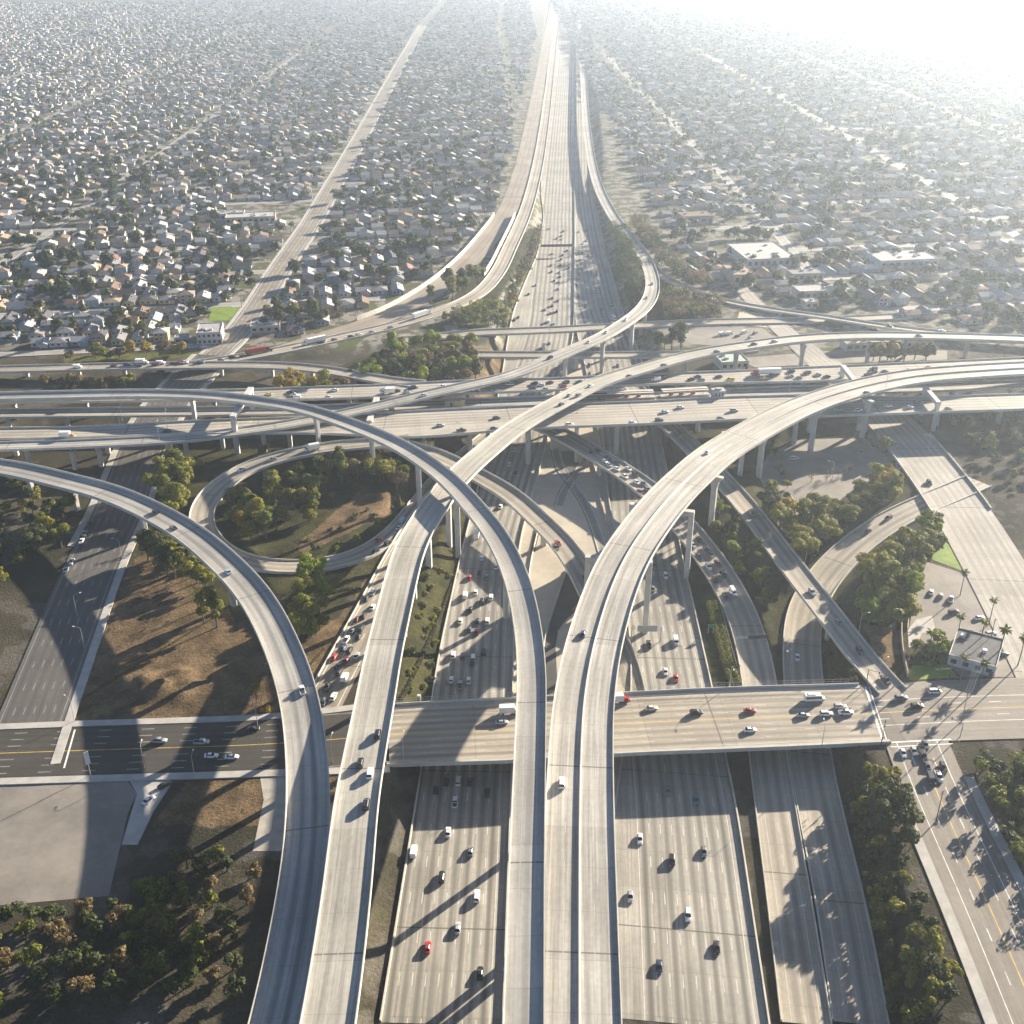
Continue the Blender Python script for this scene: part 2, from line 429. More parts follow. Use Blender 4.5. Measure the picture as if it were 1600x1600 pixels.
# the overhead freeway and the guideway between its carriageways
HN = 12.5
edges('N', [(-200, 672), (40, 669), (100, 668), (200, 664.5), (300, 658), (480, 652), (660, 642), (800, 636), (900, 631), (1000, 629), (1112, 622), (1200, 619), (1300, 618), (1400, 621), (1500, 619), (1800, 610)],
      [(-200, 689), (40, 686), (100, 685.5), (200, 682), (300, 679), (400, 678), (480, 677), (560, 680), (620, 685), (680, 683), (722, 679), (772, 673), (832, 670.5), (900, 667), (1000, 664), (1155, 656.5), (1356, 648), (1452, 645), (1500, 643.5), (1800, 634)],
      HN, [-150, 0, 100, 200, 300, 390, 480, 560, 620, 680, 740, 800, 870, 950, 1030, 1110, 1200, 1300, 1400, 1500, 1650, 1780], 'x', 'fwyN', lane_ref='l', smooth=20)
edges('M', [(-200, 619), (40, 615), (100, 613), (250, 611), (400, 609), (480, 605), (600, 602), (660, 598), (760, 594), (857, 592), (950, 588), (1050, 584), (1150, 580), (1255, 575), (1340, 571), (1500, 564), (1800, 550)],
      [(-200, 632), (40, 629.5), (100, 628.5), (250, 627), (480, 625), (600, 621), (700, 617), (790, 613.5), (860, 610.5), (940, 605.5), (1000, 601), (1100, 599), (1180, 599), (1292, 596), (1400, 592), (1500, 587), (1800, 573)],
      HN, [-150, 0, 100, 250, 400, 480, 600, 660, 760, 857, 950, 1050, 1150, 1255, 1340, 1500, 1650, 1780], 'x', 'fwyN', lane_ref='l', smooth=20)
road('T', [(-150, 648, 9.5), (100, 645, 9.5), (300, 643, 9.5), (480, 641, 9.5), (660, 633, 9.5), (800, 628, 9.5), (1000, 622, 9.5), (1200, 612, 9.5), (1400, 607, 9.5), (1600, 600, 9.5), (1780, 592, 9.5)], 13, 'busway')
road('P1', [(600, 535, 1), (690, 526, 1.2), (740, 520.5, 1.5), (850, 516.5, 1.5), (950, 511, 1.5), (1050, 506, 1), (1120, 503.5, 0.5), (1200, 502, 0.2), (1300, 500, 0.2), (1420, 494, 0.2)], 12, 'ramp')
road('P2', [(640, 553, 0.5), (735, 554.5, 1), (870, 555, 1), (1000, 555, 1), (1100, 553, 0.5), (1180, 545, 0.3)], 11, 'ramp')
road('L2', [(-150, 581, 3), (40, 576.5, 5), (100, 575, 5.5), (200, 572.5, 6), (330, 571, 6.5), (430, 571.5, 7), (500, 577, 8.5), (560, 587, 10.5), (610, 596, 12), (660, 601, 12.5)], 11.5, 'ramp')
# the loop: overhead freeway -> loop -> lower freeway, and the ramp over the lower freeway
road('L', [(640, 688, 12), (600, 691, 11.8), (560, 694, 11.2), (520, 698, 10.5), (480, 704, 9.8), (440, 713, 9), (400, 725, 8.2), (371, 738, 7.6), (345, 756, 6.8), (324, 777, 6), (312, 800, 5), (314, 825, 4), (330, 850, 2.8), (360, 872, 1.6), (400, 884, 0.8),
           (450, 887.5, 0), (492, 886, -0.7), (535, 879, -1.6), (572, 865, -2.6), (612, 838, -3.8), (640, 808, -4.8), (665, 775, -6.6), (700, 735, -8.2), (735, 705, -8.5), (780, 668, -8.5)], 11.4, 'ramp', bank=0.03)
road('G', [(596, 691, 11.4), (645, 697, 9.6), (690, 714, 7.4), (742, 741, 5), (798, 772, 3.4), (833, 805, 2.6), (880, 850, 1.8), (911, 898, 0.2), (932, 945, -2.4), (955, 988, -5), (972, 1025, -8.0), (983, 1065, -8.5), (990, 1110, -8.5)], 11.2, 'ramp', bank=-0.03)
road('H', [(760, 628, 3), (810, 650, 3), (870, 675, 2.8), (910, 697, 2.3), (950, 722, 1.8), (1010, 762, 1), (1062, 814, 0), (1098, 857, -1.6), (1134, 910, -4), (1162, 966, -7.4), (1178, 1022, -8.5), (1187, 1070, -8.5), (1200, 1180, -8.5), (1212, 1266, -8.5), (1235, 1420, -8.5), (1260, 1600, -8.5)], 13.4, 'ramp')
road('I', [(985, 600, 0), (1030, 650, 0), (1060, 678, 0), (1095, 714, 0.3), (1128, 749, 0.8), (1168, 795, 1.6), (1216, 858, 2.2), (1258, 913, 2.6), (1298, 963, 2.2), (1345, 1026, 0.9), (1372, 1058, 0.1), (1395, 1082, 0)], 11.6, 'ramp')
road('K', [(1530, 752, 0), (1475, 776, -0.3), (1425, 797, -0.9), (1390, 815, -1.7), (1343, 847, -3.2), (1302, 885, -5.4), (1275, 920, -7), (1258, 955, -8.1), (1252, 1000, -8.5), (1255, 1062, -8.5), (1265, 1180, -8.5), (1281, 1266, -8.5), (1315, 1420, -8.5), (1345, 1600, -8.5)], 15, 'ramp')
road('Q', [(715, 745, -8.0), (680, 785, -5.2), (650, 828, -3.8), (620, 880, -2.4), (592, 935, -1.3), (567, 982, -0.6), (542, 1028, -0.2), (520, 1070, 0), (498, 1112, 0)], 14.5, 'rampQ')
# the lower freeway
GZ = -8.5
FLl = [(868, -20), (856, 100), (846, 300), (850, 340), (841, 396), (822, 440), (803, 488), (796, 520), (783, 600), (763, 700), (735, 815), (721, 871), (690, 1010), (676, 1094), (650, 1266), (596, 1600)]
FLr = [(897, -20), (897, 100), (897, 510), (888, 560), (872, 620), (856, 680), (842, 735), (828, 785), (815, 830), (807, 880), (802, 960), (800, 1090), (796, 1266), (784, 1600)]
FRl = [(898.5, -20), (900, 100), (899.5, 510), (912, 560), (925, 620), (936, 680), (946, 740), (955, 800), (966, 850), (978, 920), (986, 1000), (988, 1090), (962, 1266), (930, 1600)]
FRr = [(906, -20), (916, 100), (927, 300), (934, 340), (946, 396), (958, 440), (972, 488), (983, 510), (1000, 560), (1017, 620), (1030, 680), (1042, 740), (1052, 800), (1064, 870), (1081, 940), (1096, 1010), (1112, 1080), (1150, 1266), (1200, 1600)]
ysF = [-10, 40, 100, 200, 300, 340, 396, 440, 488, 520, 560, 600, 650, 700, 740, 785, 830, 880, 960, 1010, 1090, 1180, 1266, 1400, 1600]
edges('FL', FLl, FLr, GZ, ysF, 'y', 'fwyG', lane_ref='l', fill=False)
edges('FR', FRl, FRr, GZ, ysF, 'y', 'fwyG', lane_ref='l', fill=False)
# streets at ground level
Sf = [(-200, 1148), (100, 1136), (440, 1125), (618, 1101), (800, 1092), (960, 1085), (1150, 1075), (1351, 1070), (1500, 1062), (1800, 1052)]
Sn = [(-200, 1222), (100, 1213), (297, 1207), (446, 1202), (603, 1197), (800, 1191), (960, 1180), (1150, 1173), (1382, 1162), (1500, 1157), (1800, 1148)]
edges('S1', Sf, Sn, 0.06, [-200, -60, 100, 250, 400, 520, 606], 'x', 'street')
edges('S', Sf, Sn, 0.06, [606, 700, 800, 900, 1000, 1100, 1200, 1300, 1366], 'x', 'bridge', smooth=2)
edges('S3', Sf, Sn, 0.06, [1366, 1420, 1500, 1600, 1700, 1790], 'x', 'avenue', smooth=2)
road('U', [(20, 1200, 0.05), (50, 1120, 0.05), (85, 1030, 0.05), (120, 940, 0.05), (150, 868, 0.05), (180, 810, 0.05), (205, 745, 0.05), (226, 690, 0.05), (258, 635, 0.05), (298, 590, 0.05), (335, 555, 0.05)], 24, 'ustreet')
road('AV', [(335, 555, 0.05), (362, 530, 0.05), (400, 480, 0.05), (430, 432, 0.05), (458, 390, 0.05), (485, 350, 0.05), (520, 290, 0.05), (560, 220, 0.05), (620, 110, 0.05), (660, 40, 0.05)], 17, 'avenue')
road('J', [(1150, 440, 0.05), (1195, 490, 0.05), (1240, 530, 0.05), (1290, 570, 0.05), (1345, 615, 0.05), (1405, 672, 0.05), (1455, 733, 0.05), (1500, 795, 0.05), (1540, 860, 0.05), (1610, 985, 0.05), (1680, 1120, 0.05)], [12, 13, 16, 22, 27, 29, 29, 29, 29, 29, 29], 'jstreet')
road('V', [(1425, 1140, 0.055), (1442, 1185, 0.05), (1458, 1225, 0.05), (1478, 1270, 0.05), (1520, 1360, 0.05), (1570, 1470, 0.05), (1630, 1610, 0.05)], 22, 'avenue')
road('L1', [(255, 576, 4), (330, 566.5, 3.5), (400, 555, 2.5), (450, 546, 1.8), (500, 535, 1), (550, 524, 0.5), (625, 507, 0.1), (697, 484, 0.1), (745, 461, 0.1), (775, 430, 0.1), (798, 385, 0.1), (820, 335, 0.1), (838, 270, 0.1), (850, 200, 0.1), (860, 120, 0.1), (868, 50, 0.1), (875, -15, 0.1)], 11.5, 'ramp')
road('DC', [(440, 548, 0.08), (520, 523, 0.08), (600, 496, 0.08), (652, 470, 0.08), (700, 437, 0.08), (738, 402, 0.08), (765, 370, 0.08), (790, 335, 0.08), (815, 270, 0.08), (830, 200, 0.08), (845, 120, 0.08), (857, 50, 0.08), (868, -15, 0.08)], 20, 'dirtroad')
road('R1', [(1000, 395, 0.5), (1035, 432, 0.5), (1075, 452, 0.6), (1120, 468, 0.8), (1180, 480, 1.5), (1240, 489, 2.5), (1300, 497, 3.5), (1360, 507, 4.2), (1420, 515, 4.5), (1500, 523, 4.5), (1650, 534, 4.5), (1800, 545, 4.5)], 9, 'ramp')
road('FR1', [(-200, 560, 0.04), (0, 554, 0.04), (100, 549.5, 0.04), (200, 545, 0.04), (300, 540, 0.04), (345, 541, 0.04)], 10, 'lane')

GROUND_ROADS = ('U', 'AV', 'J', 'V', 'S1', 'S3', 'DC', 'FR1', 'Q', 'K', 'L1')

# ---------------------------------------------------------------- terrain
def pip(poly, x, y):
    poly = np.asarray(poly)[:, :2]
    ins = np.zeros(x.shape, bool)
    n = len(poly)
    for i in range(n):
        x0, y0 = poly[i]; x1, y1 = poly[(i + 1) % n]
        c = (y0 > y) != (y1 > y)
        xi = (x1 - x0) * (y - y0) / (y1 - y0 + 1e-12) + x0
        ins ^= c & (x < xi)
    return ins
def segdist(poly, x, y, closed=True):
    poly = np.asarray(poly)[:, :2]
    d = np.full(x.shape, 1e9)
    n = len(poly)
    for i in range(n if closed else n - 1):
        a = poly[i]; b = poly[(i + 1) % n]
        ab = b - a
        t = np.clip(((x - a[0]) * ab[0] + (y - a[1]) * ab[1]) / (ab @ ab + 1e-9), 0, 1)
        d = np.minimum(d, np.hypot(x - a[0] - t * ab[0], y - a[1] - t * ab[1]))
    return d
corrL = [(866, -30), (854, 60), (846, 300), (850, 340), (840, 396), (800, 488), (792, 520), (779, 600), (700, 735), (725, 825), (717, 871), (686, 1010), (672, 1094), (645, 1266), (590, 1600)]
corrR = [(1350, 1600), (1312, 1266), (1290, 1150), (1281, 1062), (1270, 1000), (1225, 985), (1195, 930), (1120, 900), (1086, 850), (1070, 800), (1052, 740), (1034, 680), (1020, 620), (1003, 560), (986, 510), (974, 488), (949, 396), (937, 340), (930, 300), (916, 60), (908, -30)]
CORR = [P(a, b, -8.5) for a, b in corrL + corrR]
def nrm(x, a, b): 
    t = np.clip((x - a) / (b - a), 0, 1); return t * t * (3 - 2 * t)
def terr(x, y):
    x = np.asarray(x, float); y = np.asarray(y, float)
    shp = x.shape; x = x.ravel(); y = y.ravel()
    ins = pip(CORR, x, y); d = segdist(CORR, x, y)
    sd_ = np.where(ins, -d, d)
    z = -8.56 * (1 - nrm(sd_, 0.0, 13.0))
    lp = [P(a, b_, 0) for a, b_ in ((1150, 690), (1240, 660), (1400, 655), (1432, 712), (1405, 790), (1330, 850), (1262, 880), (1190, 815))]
    z = z - 4.0 * nrm(np.where(pip(lp, x, y), segdist(lp, x, y), -1), 0, 11)      # the sunken ground under the widest flyover
    num = np.zeros_like(z); dmin = np.full(z.shape, 1e9); tgt = z.copy(); wbest = np.zeros_like(z)
    for k, r in ROADS.items():
        if not r.fill or k in ('A', 'B', 'C', 'E', 'N', 'M', 'T'): continue
        lo = r.C[:, :2].min(0) - 40; hi = r.C[:, :2].max(0) + 40
        m = (x > lo[0]) & (x < hi[0]) & (y > lo[1]) & (y < hi[1])
        if not m.any(): continue
        xm, ym = x[m], y[m]
        bd = np.full(xm.shape, 1e9); bi = np.zeros(xm.shape, int)
        for i in range(len(r.C)):
            dd = np.hypot(xm - r.C[i, 0], ym - r.C[i, 1])
            c = dd < bd; bd[c] = dd[c]; bi[c] = i
        hz = r.C[bi, 2] - 0.3; hw = r.W[bi] / 2
        rise = hz - z[m]
        w = 1 - nrm(bd - hw - 1.2, 0, 9.0)
        ok = 1 - nrm(rise, 3.2, 4.6)                       # higher than that the road stands on columns
        w = w * ok
        better = w > wbest[m]
        tm = tgt[m]; wm = wbest[m]
        tm[better] = hz[better]; wm[better] = w[better]
        tgt[m] = tm; wbest[m] = wm
    z = z * (1 - wbest) + tgt * wbest
    for k in ('K', 'H', 'G', 'Q', 'L', 'U', 'AV'):                       # a road below the ground lies in a cutting
        r = ROADS[k]; lo = r.C[:, :2].min(0) - 30; hi = r.C[:, :2].max(0) + 30
        m = (x > lo[0]) & (x < hi[0]) & (y > lo[1]) & (y < hi[1])
        if not m.any(): continue
        xm, ym = x[m], y[m]; bd = np.full(xm.shape, 1e9); bi = np.zeros(xm.shape, int)
        for i in range(len(r.C)):
            dd = np.hypot(xm - r.C[i, 0], ym - r.C[i, 1]); c = dd < bd; bd[c] = dd[c]; bi[c] = i
        hz = r.C[bi, 2] - 0.3; w = 1 - nrm(bd - r.W[bi] / 2 - 1.0, 0, 5.0)
        z[m] = np.minimum(z[m], z[m] * (1 - w) + hz * w)
    for k in ('FL', 'FR'):                                  # nothing may rise over the freeway lanes
        r = ROADS[k]; lo = r.C[:, :2].min(0) - 40; hi = r.C[:, :2].max(0) + 40
        m = (x > lo[0]) & (x < hi[0]) & (y > lo[1]) & (y < hi[1]); xm, ym = x[m], y[m]
        bd = np.full(xm.shape, 1e9); bi = np.zeros(xm.shape, int)
        for i in range(len(r.C)):
            dd = np.hypot(xm - r.C[i, 0], ym - r.C[i, 1]); c = dd < bd; bd[c] = dd[c]; bi[c] = i
        z[m] = np.where(bd < r.W[bi] / 2 + 1.5, np.minimum(z[m], GZ - 0.06), z[m])
    return z.reshape(shp)
def terr1(x, y): return float(terr(np.array([x]), np.array([y]))[0])

# kinds of ground cover, as outlines on the ground
def wp(poly, h=0.0): return [P(a, b, h) for a, b in poly]
IVY = [wp(q, z) for q, z in (
    ([(215, 690), (1150, 660), (1440, 660), (1465, 830), (1410, 1060), (665, 1100), (620, 1100), (575, 900), (470, 1010), (440, 930), (330, 1000), (215, 870)], 0),
    ([(664, 905), (700, 860), (722, 850), (712, 880), (688, 1000), (672, 1092), (625, 1098), (640, 1000)], -2),
    ([(345, 800), (420, 745), (560, 720), (650, 700), (640, 770), (560, 845), (470, 870), (390, 868), (350, 850)], 0),
    ([(1110, 800), (1180, 860), (1235, 960), (1225, 985), (1170, 940), (1120, 860)], -2),
    ([(1170, 770), (1400, 740), (1430, 790), (1300, 870), (1240, 900)], 0),
    ([(1300, 960), (1440, 800), (1480, 830), (1425, 900), (1415, 1000), (1345, 1000)], 0),
    ([(440, 612), (560, 560), (700, 520), (760, 560), (740, 600), (520, 606)], 0),
    ([(90, 590), (215, 588), (230, 606), (90, 608)], 0),
    ([(760, 495), (850, 350), (840, 345), (700, 470)], 0),
    ([(960, 340), (1010, 420), (1120, 470), (1130, 500), (990, 505)], 0),
    ([(230, 830), (320, 880), (360, 980), (330, 990), (280, 920), (240, 870)], 0))]
GREEN = [wp(q, 0) for q in ([(470, 900), (540, 892), (520, 930), (470, 960)], [(100, 556), (320, 548), (330, 556), (100, 568)])]
DIRT = [wp(q, 0) for q in (
    [(215, 870), (250, 855), (330, 930), (400, 1000), (430, 1060), (435, 1126), (110, 1134), (140, 1030), (180, 930)],
    [(490, 830), (560, 770), (620, 770), (600, 800), (540, 835), (470, 865), (470, 845)],
    [(470, 1010), (530, 960), (570, 900), (600, 900), (560, 980), (510, 1070), (480, 1080)],
    [(720, 560), (800, 520), (880, 520), (840, 640), (760, 650)],
    [(1350, 975), (1410, 985), (1400, 1040), (1370, 1045)],
    [(440, 1130), (520, 1110), (600, 1100), (600, 1200), (400, 1290), (240, 1290), (300, 1210)])]

def grid_axis(segs):
    out = [segs[0][0]]
    for a, b, st in segs:
        n = max(1, int(round((b - a) / st)))
        out += list(np.linspace(a, b, n + 1)[1:])
    return np.array(out)
gx = grid_axis([(-9000, -2000, 1000), (-2000, -600, 100), (-600, -360, 20), (-360, 400, 2.6), (400, 640, 20), (640, 2000, 100), (2000, 9000, 1000)])
gy = grid_axis([(-2000, -200, 300), (-200, 150, 25), (150, 780, 2.6), (780, 1300, 10), (1300, 2400, 30), (2400, 6000, 60), (6000, 14000, 500)])
GX, GY = np.meshgrid(gx, gy)
GZt = terr(GX, GY)
nx_, ny_ = len(gx), len(gy)
# mound and ruts of the bare lot, and slight unevenness of unpaved ground
mc = P(255, 1075, 0)
rough = np.zeros_like(GZt)
prng = np.random.RandomState(3)
for _ in range(26):
    a = prng.uniform(0, 6.28); rr_ = prng.uniform(0, 9) ** 1.0
    cx, cy = mc[0] + 2.0 * rr_ * math.cos(a), mc[1] + 1.2 * rr_ * math.sin(a) + prng.uniform(-2, 2)
    rough += prng.uniform(0.5, 1.5) * np.exp(-((GX - cx) ** 2 + (GY - cy) ** 2) / (2 * prng.uniform(1.6, 3.0) ** 2))
dm = segdist(DIRT[0], GX.ravel(), GY.ravel()).reshape(GX.shape)
im_ = pip(DIRT[0], GX.ravel(), GY.ravel()).reshape(GX.shape)
GZt = GZt + rough * np.where(im_, nrm(dm, 2, 8), 0)
GROUND_Z = GZt
def zone(polys, soft=5.0):
    r = np.zeros(GX.size)
    for p in polys:
        i = pip(p, GX.ravel(), GY.ravel()); d = segdist(p, GX.ravel(), GY.ravel())
        r = np.maximum(r, nrm(np.where(i, d, -d), -soft, soft))
    return r
zi, zg, zd = zone(IVY), zone(GREEN, 4), zone(DIRT, 4)
vs = np.stack([GX.ravel(), GY.ravel(), GZt.ravel()], 1)
ii = np.arange((ny_ - 1) * (nx_ - 1)); iy, ix = ii // (nx_ - 1), ii % (nx_ - 1)
fq = np.stack([iy * nx_ + ix, iy * nx_ + ix + 1, (iy + 1) * nx_ + ix + 1, (iy + 1) * nx_ + ix], 1)
m, nt, b = new_mat('ground_cover', 0.95, 0.05)
at = nt.nodes.new('ShaderNodeVertexColor'); at.layer_name = 'zone'
sp = nt.nodes.new('ShaderNodeSeparateColor'); nt.links.new(at.outputs[0], sp.inputs[0])
v = coords(nt)
nb, nm_, nf = noise(nt, v, 0.018, 5), noise(nt, v, 0.11, 6, 0.7), noise(nt, v, 0.9, 4, 0.7)
col = mixc(nt, nb.ramp(0.35, 0.65), (0.034, 0.032, 0.022), (0.078, 0.067, 0.046))
col = mixc(nt, nm_.ramp(0.5, 0.72) * 0.8, col, (0.05, 0.052, 0.022))
col = mixc(nt, noise(nt, v, 0.045, 3).ramp(0.52, 0.6) * 0.5, col, (0.13, 0.12, 0.105))
gp = nt.nodes.new('ShaderNodeNewGeometry'); gs = nt.nodes.new('ShaderNodeSeparateXYZ'); nt.links.new(gp.outputs['Position'], gs.inputs[0])
town = Ex(nt, gs.outputs[1]).ramp(690.0, 716.0)                # yards, drives and forecourts of the housing
yard = mixc(nt, noise(nt, v, 0.09, 3).ramp(0.45, 0.55), (0.10, 0.095, 0.06), (0.26, 0.245, 0.215))
yard = mixc(nt, noise(nt, v, 0.05, 2).ramp(0.55, 0.6), yard, (0.085, 0.10, 0.035))
col = mixc(nt, town * 0.85, col, yard)
def zmix(ch, c):
    global col
    zz = Ex(nt, sp.outputs[ch])
    f = (zz + (nm_ - 0.5) * 1.1).ramp(0.4, 0.6) * zz.gt(0.02)
    col = mixc(nt, f, col, c)
zmixD = lambda: zmix(2, mixc(nt, nm_.ramp(0.35, 0.65), (0.075, 0.053, 0.03), (0.175, 0.122, 0.07)))
zmix(0, mixc(nt, nm_.ramp(0.35, 0.65), (0.024, 0.026, 0.012), (0.06, 0.056, 0.022)))
zmixD()
zmix(1, mixc(nt, nm_.ramp(0.3, 0.65), (0.06, 0.075, 0.018), (0.13, 0.125, 0.03)))
col = mixc(nt, 1.0, col, mixc(nt, nf.ramp(0.2, 0.8), (0.65,) * 3, (1.3,) * 3), 'MULTIPLY')
nt.links.new(col, b.inputs['Base Color'])
bump(nt, b, nf, 0.7, 0.6)
ground = mesh_obj('ground', vs, fq.tolist(), m, smooth=True)
ca = ground.data.color_attributes.new('zone', 'FLOAT_COLOR', 'POINT')
cc = np.ones((len(vs), 4), np.float32); cc[:, 0] = zi; cc[:, 1] = zg; cc[:, 2] = zd
ca.data.foreach_set('color', cc.ravel())
tag(ground, kind='structure')
def gz(x, y):
    """height of the built ground sheet"""
    i = min(max(np.searchsorted(gx, x) - 1, 0), nx_ - 2); j = min(max(np.searchsorted(gy, y) - 1, 0), ny_ - 2)
    a = (x - gx[i]) / (gx[i + 1] - gx[i]); b_ = (y - gy[j]) / (gy[j + 1] - gy[j])
    Z = GROUND_Z
    return float((1 - a) * (1 - b_) * Z[j, i] + a * (1 - b_) * Z[j, i + 1] + (1 - a) * b_ * Z[j + 1, i] + a * b_ * Z[j + 1, i + 1])
def Pg(px, py, h=0.0):
    """point of the built ground seen at a pixel, raised by h"""
    z = 0.0
    for _ in range(12):
        p = P(px, py, z + h); z = 0.5 * z + 0.5 * gz(p[0], p[1])
    return P(px, py, z + h) - np.array([0, 0, h])
# ---------------------------------------------------------------- road geometry
def sweep(name, r, prof, mat, parent=None, i0=0, i1=None, closed=True, uv=False, smooth=False):
    """prof: (side, offset, dz): lateral place = side * half width + offset"""
    i1 = len(r.C) if i1 is None else i1
    C, W, N, s = r.C[i0:i1], r.W[i0:i1], r.N[i0:i1], r.s[i0:i1]
    k = len(prof); n = len(C)
    V = np.zeros((n, k, 3)); UV = np.zeros((n, k, 2))
    for j, (sd_, of, dz) in enumerate(prof):
        o = sd_ * W / 2 + of
        V[:, j, :2] = C[:, :2] + N * o[:, None]
        V[:, j, 2] = C[:, 2] + dz + r.bank * o
        UV[:, j, 0] = o + (W / 2 if r.lane_ref == 'l' else 0)
        UV[:, j, 1] = s
    fs = []
    kk = k if closed else k - 1
    for i in range(n - 1):
        for j in range(kk):
            a, b_ = i * k + j, i * k + (j + 1) % k
            fs.append((a, b_, b_ + k, a + k))
    if closed:
        fs += [tuple(range(k - 1, -1, -1)), tuple(range((n - 1) * k, n * k))]
    o = mesh_obj(name, V.reshape(-1, 3), fs, mat, parent, uv=UV.reshape(-1, 2) if uv else None, smooth=smooth)
    if parent is not None:
        o.location = -Vector(parent.location)
    return o

DECKP = [(-1, 0.32, 0.0), (-.5, 0, 0.0), (0, 0, 0.0), (.5, 0, 0.0), (1, -0.32, 0.0)]
def parapet_prof(sd_, ph, th=0.36, drop=0.55):
    q = [(sd_, 0.03 * sd_, -drop), (sd_, -th * sd_, -drop), (sd_, -(th - .02) * sd_, 0.18), (sd_, -(th - .1) * sd_, ph), (sd_, 0.03 * sd_, ph)]
    return q if sd_ < 0 else q[::-1]
def girder_prof(depth, over=1.9):
    a = over
    return [(-1, 0.02, -0.06), (-1, 0.02, -0.42), (-1, a, -0.8), (-1, a + 0.9, -depth), (1, -a - 0.9, -depth), (1, -a, -0.8), (1, -0.02, -0.42), (1, -0.02, -0.06)]

def column_geo(mb, x, y, zb, zt, w, d, rz, flare=0.0):
    """faceted pier with chamfered corners, widening at the head along the local x axis"""
    cs, sn = math.cos(rz), math.sin(rz)
    def ring(z, a, b):
        c = min(a, b) * 0.3
        pts = [(-a + c, -b), (a - c, -b), (a, -b + c), (a, b - c), (a - c, b), (-a + c, b), (-a, b - c), (-a, -b + c)]
        return [(x + i * cs - j * sn, y + i * sn + j * cs, z) for i, j in pts]
    hh = min(6.0, (zt - zb) * 0.4) if flare else 0
    lv = [(zb, w / 2, d / 2)]
    if flare: lv += [(zt - hh, w / 2, d / 2), (zt - hh * .45, w / 2 + flare * .35, d / 2), (zt - hh * 0.12, w / 2 + flare, d / 2 + .1)]
    lv += [(zt, w / 2 + flare, d / 2 + (.1 if flare else 0))]
    vs = []
    for z, a, b in lv: vs += ring(z, a, b)
    fs = [tuple(range(7, -1, -1)), tuple(range(8 * (len(lv) - 1), 8 * len(lv)))]
    for l in range(len(lv) - 1):
        for i in range(8):
            fs.append((l * 8 + i, l * 8 + (i + 1) % 8, (l + 1) * 8 + (i + 1) % 8, (l + 1) * 8 + i))
    mb.add(vs, fs)

def nearest(r, x, y):
    d = np.hypot(r.C[:, 0] - x, r.C[:, 1] - y); i = int(d.argmin())
    o = (x - r.C[i, 0]) * r.N[i, 0] + (y - r.C[i, 1]) * r.N[i, 1]
    return i, float(d[i]), float(o)
ALLW = ('FL', 'FR', 'L', 'G', 'H', 'I', 'K', 'Q', 'U', 'S', 'S1', 'S3', 'J', 'V', 'N', 'M', 'T', 'P1', 'P2', 'L1', 'L2', 'F', 'A', 'B', 'C', 'E', 'R1')
def blocked(key, x, y, z, pad=2.2):
    for k in ALLW:
        if k == key: continue
        r = ROADS[k]; i, d, o = nearest(r, x, y)
        if d < r.W[i] / 2 + pad and r.C[i, 2] < z - 1.0: return True
    return False

RAMPS = {}
def ramp(key, name, label, cat, ph=0.95, depth=2.1, over=1.9, colsp=40, colw=(2.4, 2.2), flare=1.2, cols=(), auto=True, par=(True, True), group=None, mid=False, nogirder=False):
    r = ROADS[key]
    k = len(r.C) // 2
    root = thing(name, label, cat, (r.C[k, 0], r.C[k, 1], gz(r.C[k, 0], r.C[k, 1])), group=group)
    sweep('deck', r, DECKP, M[r.mat], root, closed=False, uv=True)
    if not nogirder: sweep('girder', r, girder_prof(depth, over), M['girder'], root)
    for s_, on in ((-1, par[0]), (1, par[1])):
        if on: sweep('parapet', r, parapet_prof(s_, ph), M['parapet'], root)
    if mid:
        sweep('median_barrier', r, [(0, -.32, -.02), (0, .32, -.02), (0, .14, ph), (0, -.14, ph)], M['parapet'], root)
    done = []
    def col(x, y, w=colw, fl=flare):
        i, d, o = nearest(r, x, y)
        zt = r.C[i, 2] - depth + 0.15 + r.bank * o
        zb = gz(x, y) - 0.6
        mb = MB(); rz = math.atan2(r.N[i, 1], r.N[i, 0])
        column_geo(mb, x, y, zb, zt, w[0], w[1], rz, fl)
        c = mb.build('column', M['column'], root); c.location = -Vector(root.location)
        done.append((x, y))
    for c in cols:
        p = Pg(c[0], c[1]); col(p[0], p[1], *(c[2:] if len(c) > 2 else ()))
    if auto:
        s = colsp * 0.6
        while s < r.s[-1] - 8:
            for ds in (0, 5, -5, 10, -10, 15, -15):
                i = int(np.argmin(np.abs(r.s - s - ds))); x, y, z = r.C[i]
                if z - gz(x, y) < depth + 1.2: continue
                if any(math.hypot(x - a, y - b_) < colsp * 0.6 for a, b_ in done): continue
                if blocked(key, x, y, z): continue
                col(x, y); break
            s += colsp
    RAMPS[key] = root
    return root
def bent(key, a, b, zt, capd=2.2, capw=2.6, colw=2.3, legs=(True, True)):
    """straddle bent: a cap beam from a to b (ground plan) on two legs"""
    root = RAMPS[key]
    a, b = np.array(a[:2]), np.array(b[:2]); d = b - a; L = np.linalg.norm(d); rz = math.atan2(d[1], d[0]); u = d / L
    mb = MB(); c = (a + b) / 2
    mb.box((c[0], c[1], zt - capd / 2), (L + colw, capw, capd), rz)
    o = mb.build('straddle_beam', M['column'], root); o.location = -Vector(root.location)
    for q, on in ((a, legs[0]), (b, legs[1])):
        if not on: continue
        mb = MB(); column_geo(mb, q[0], q[1], gz(q[0], q[1]) - .6, zt - capd + .1, colw, capw - .3, rz)
        cc = mb.build('column', M['column'], o)

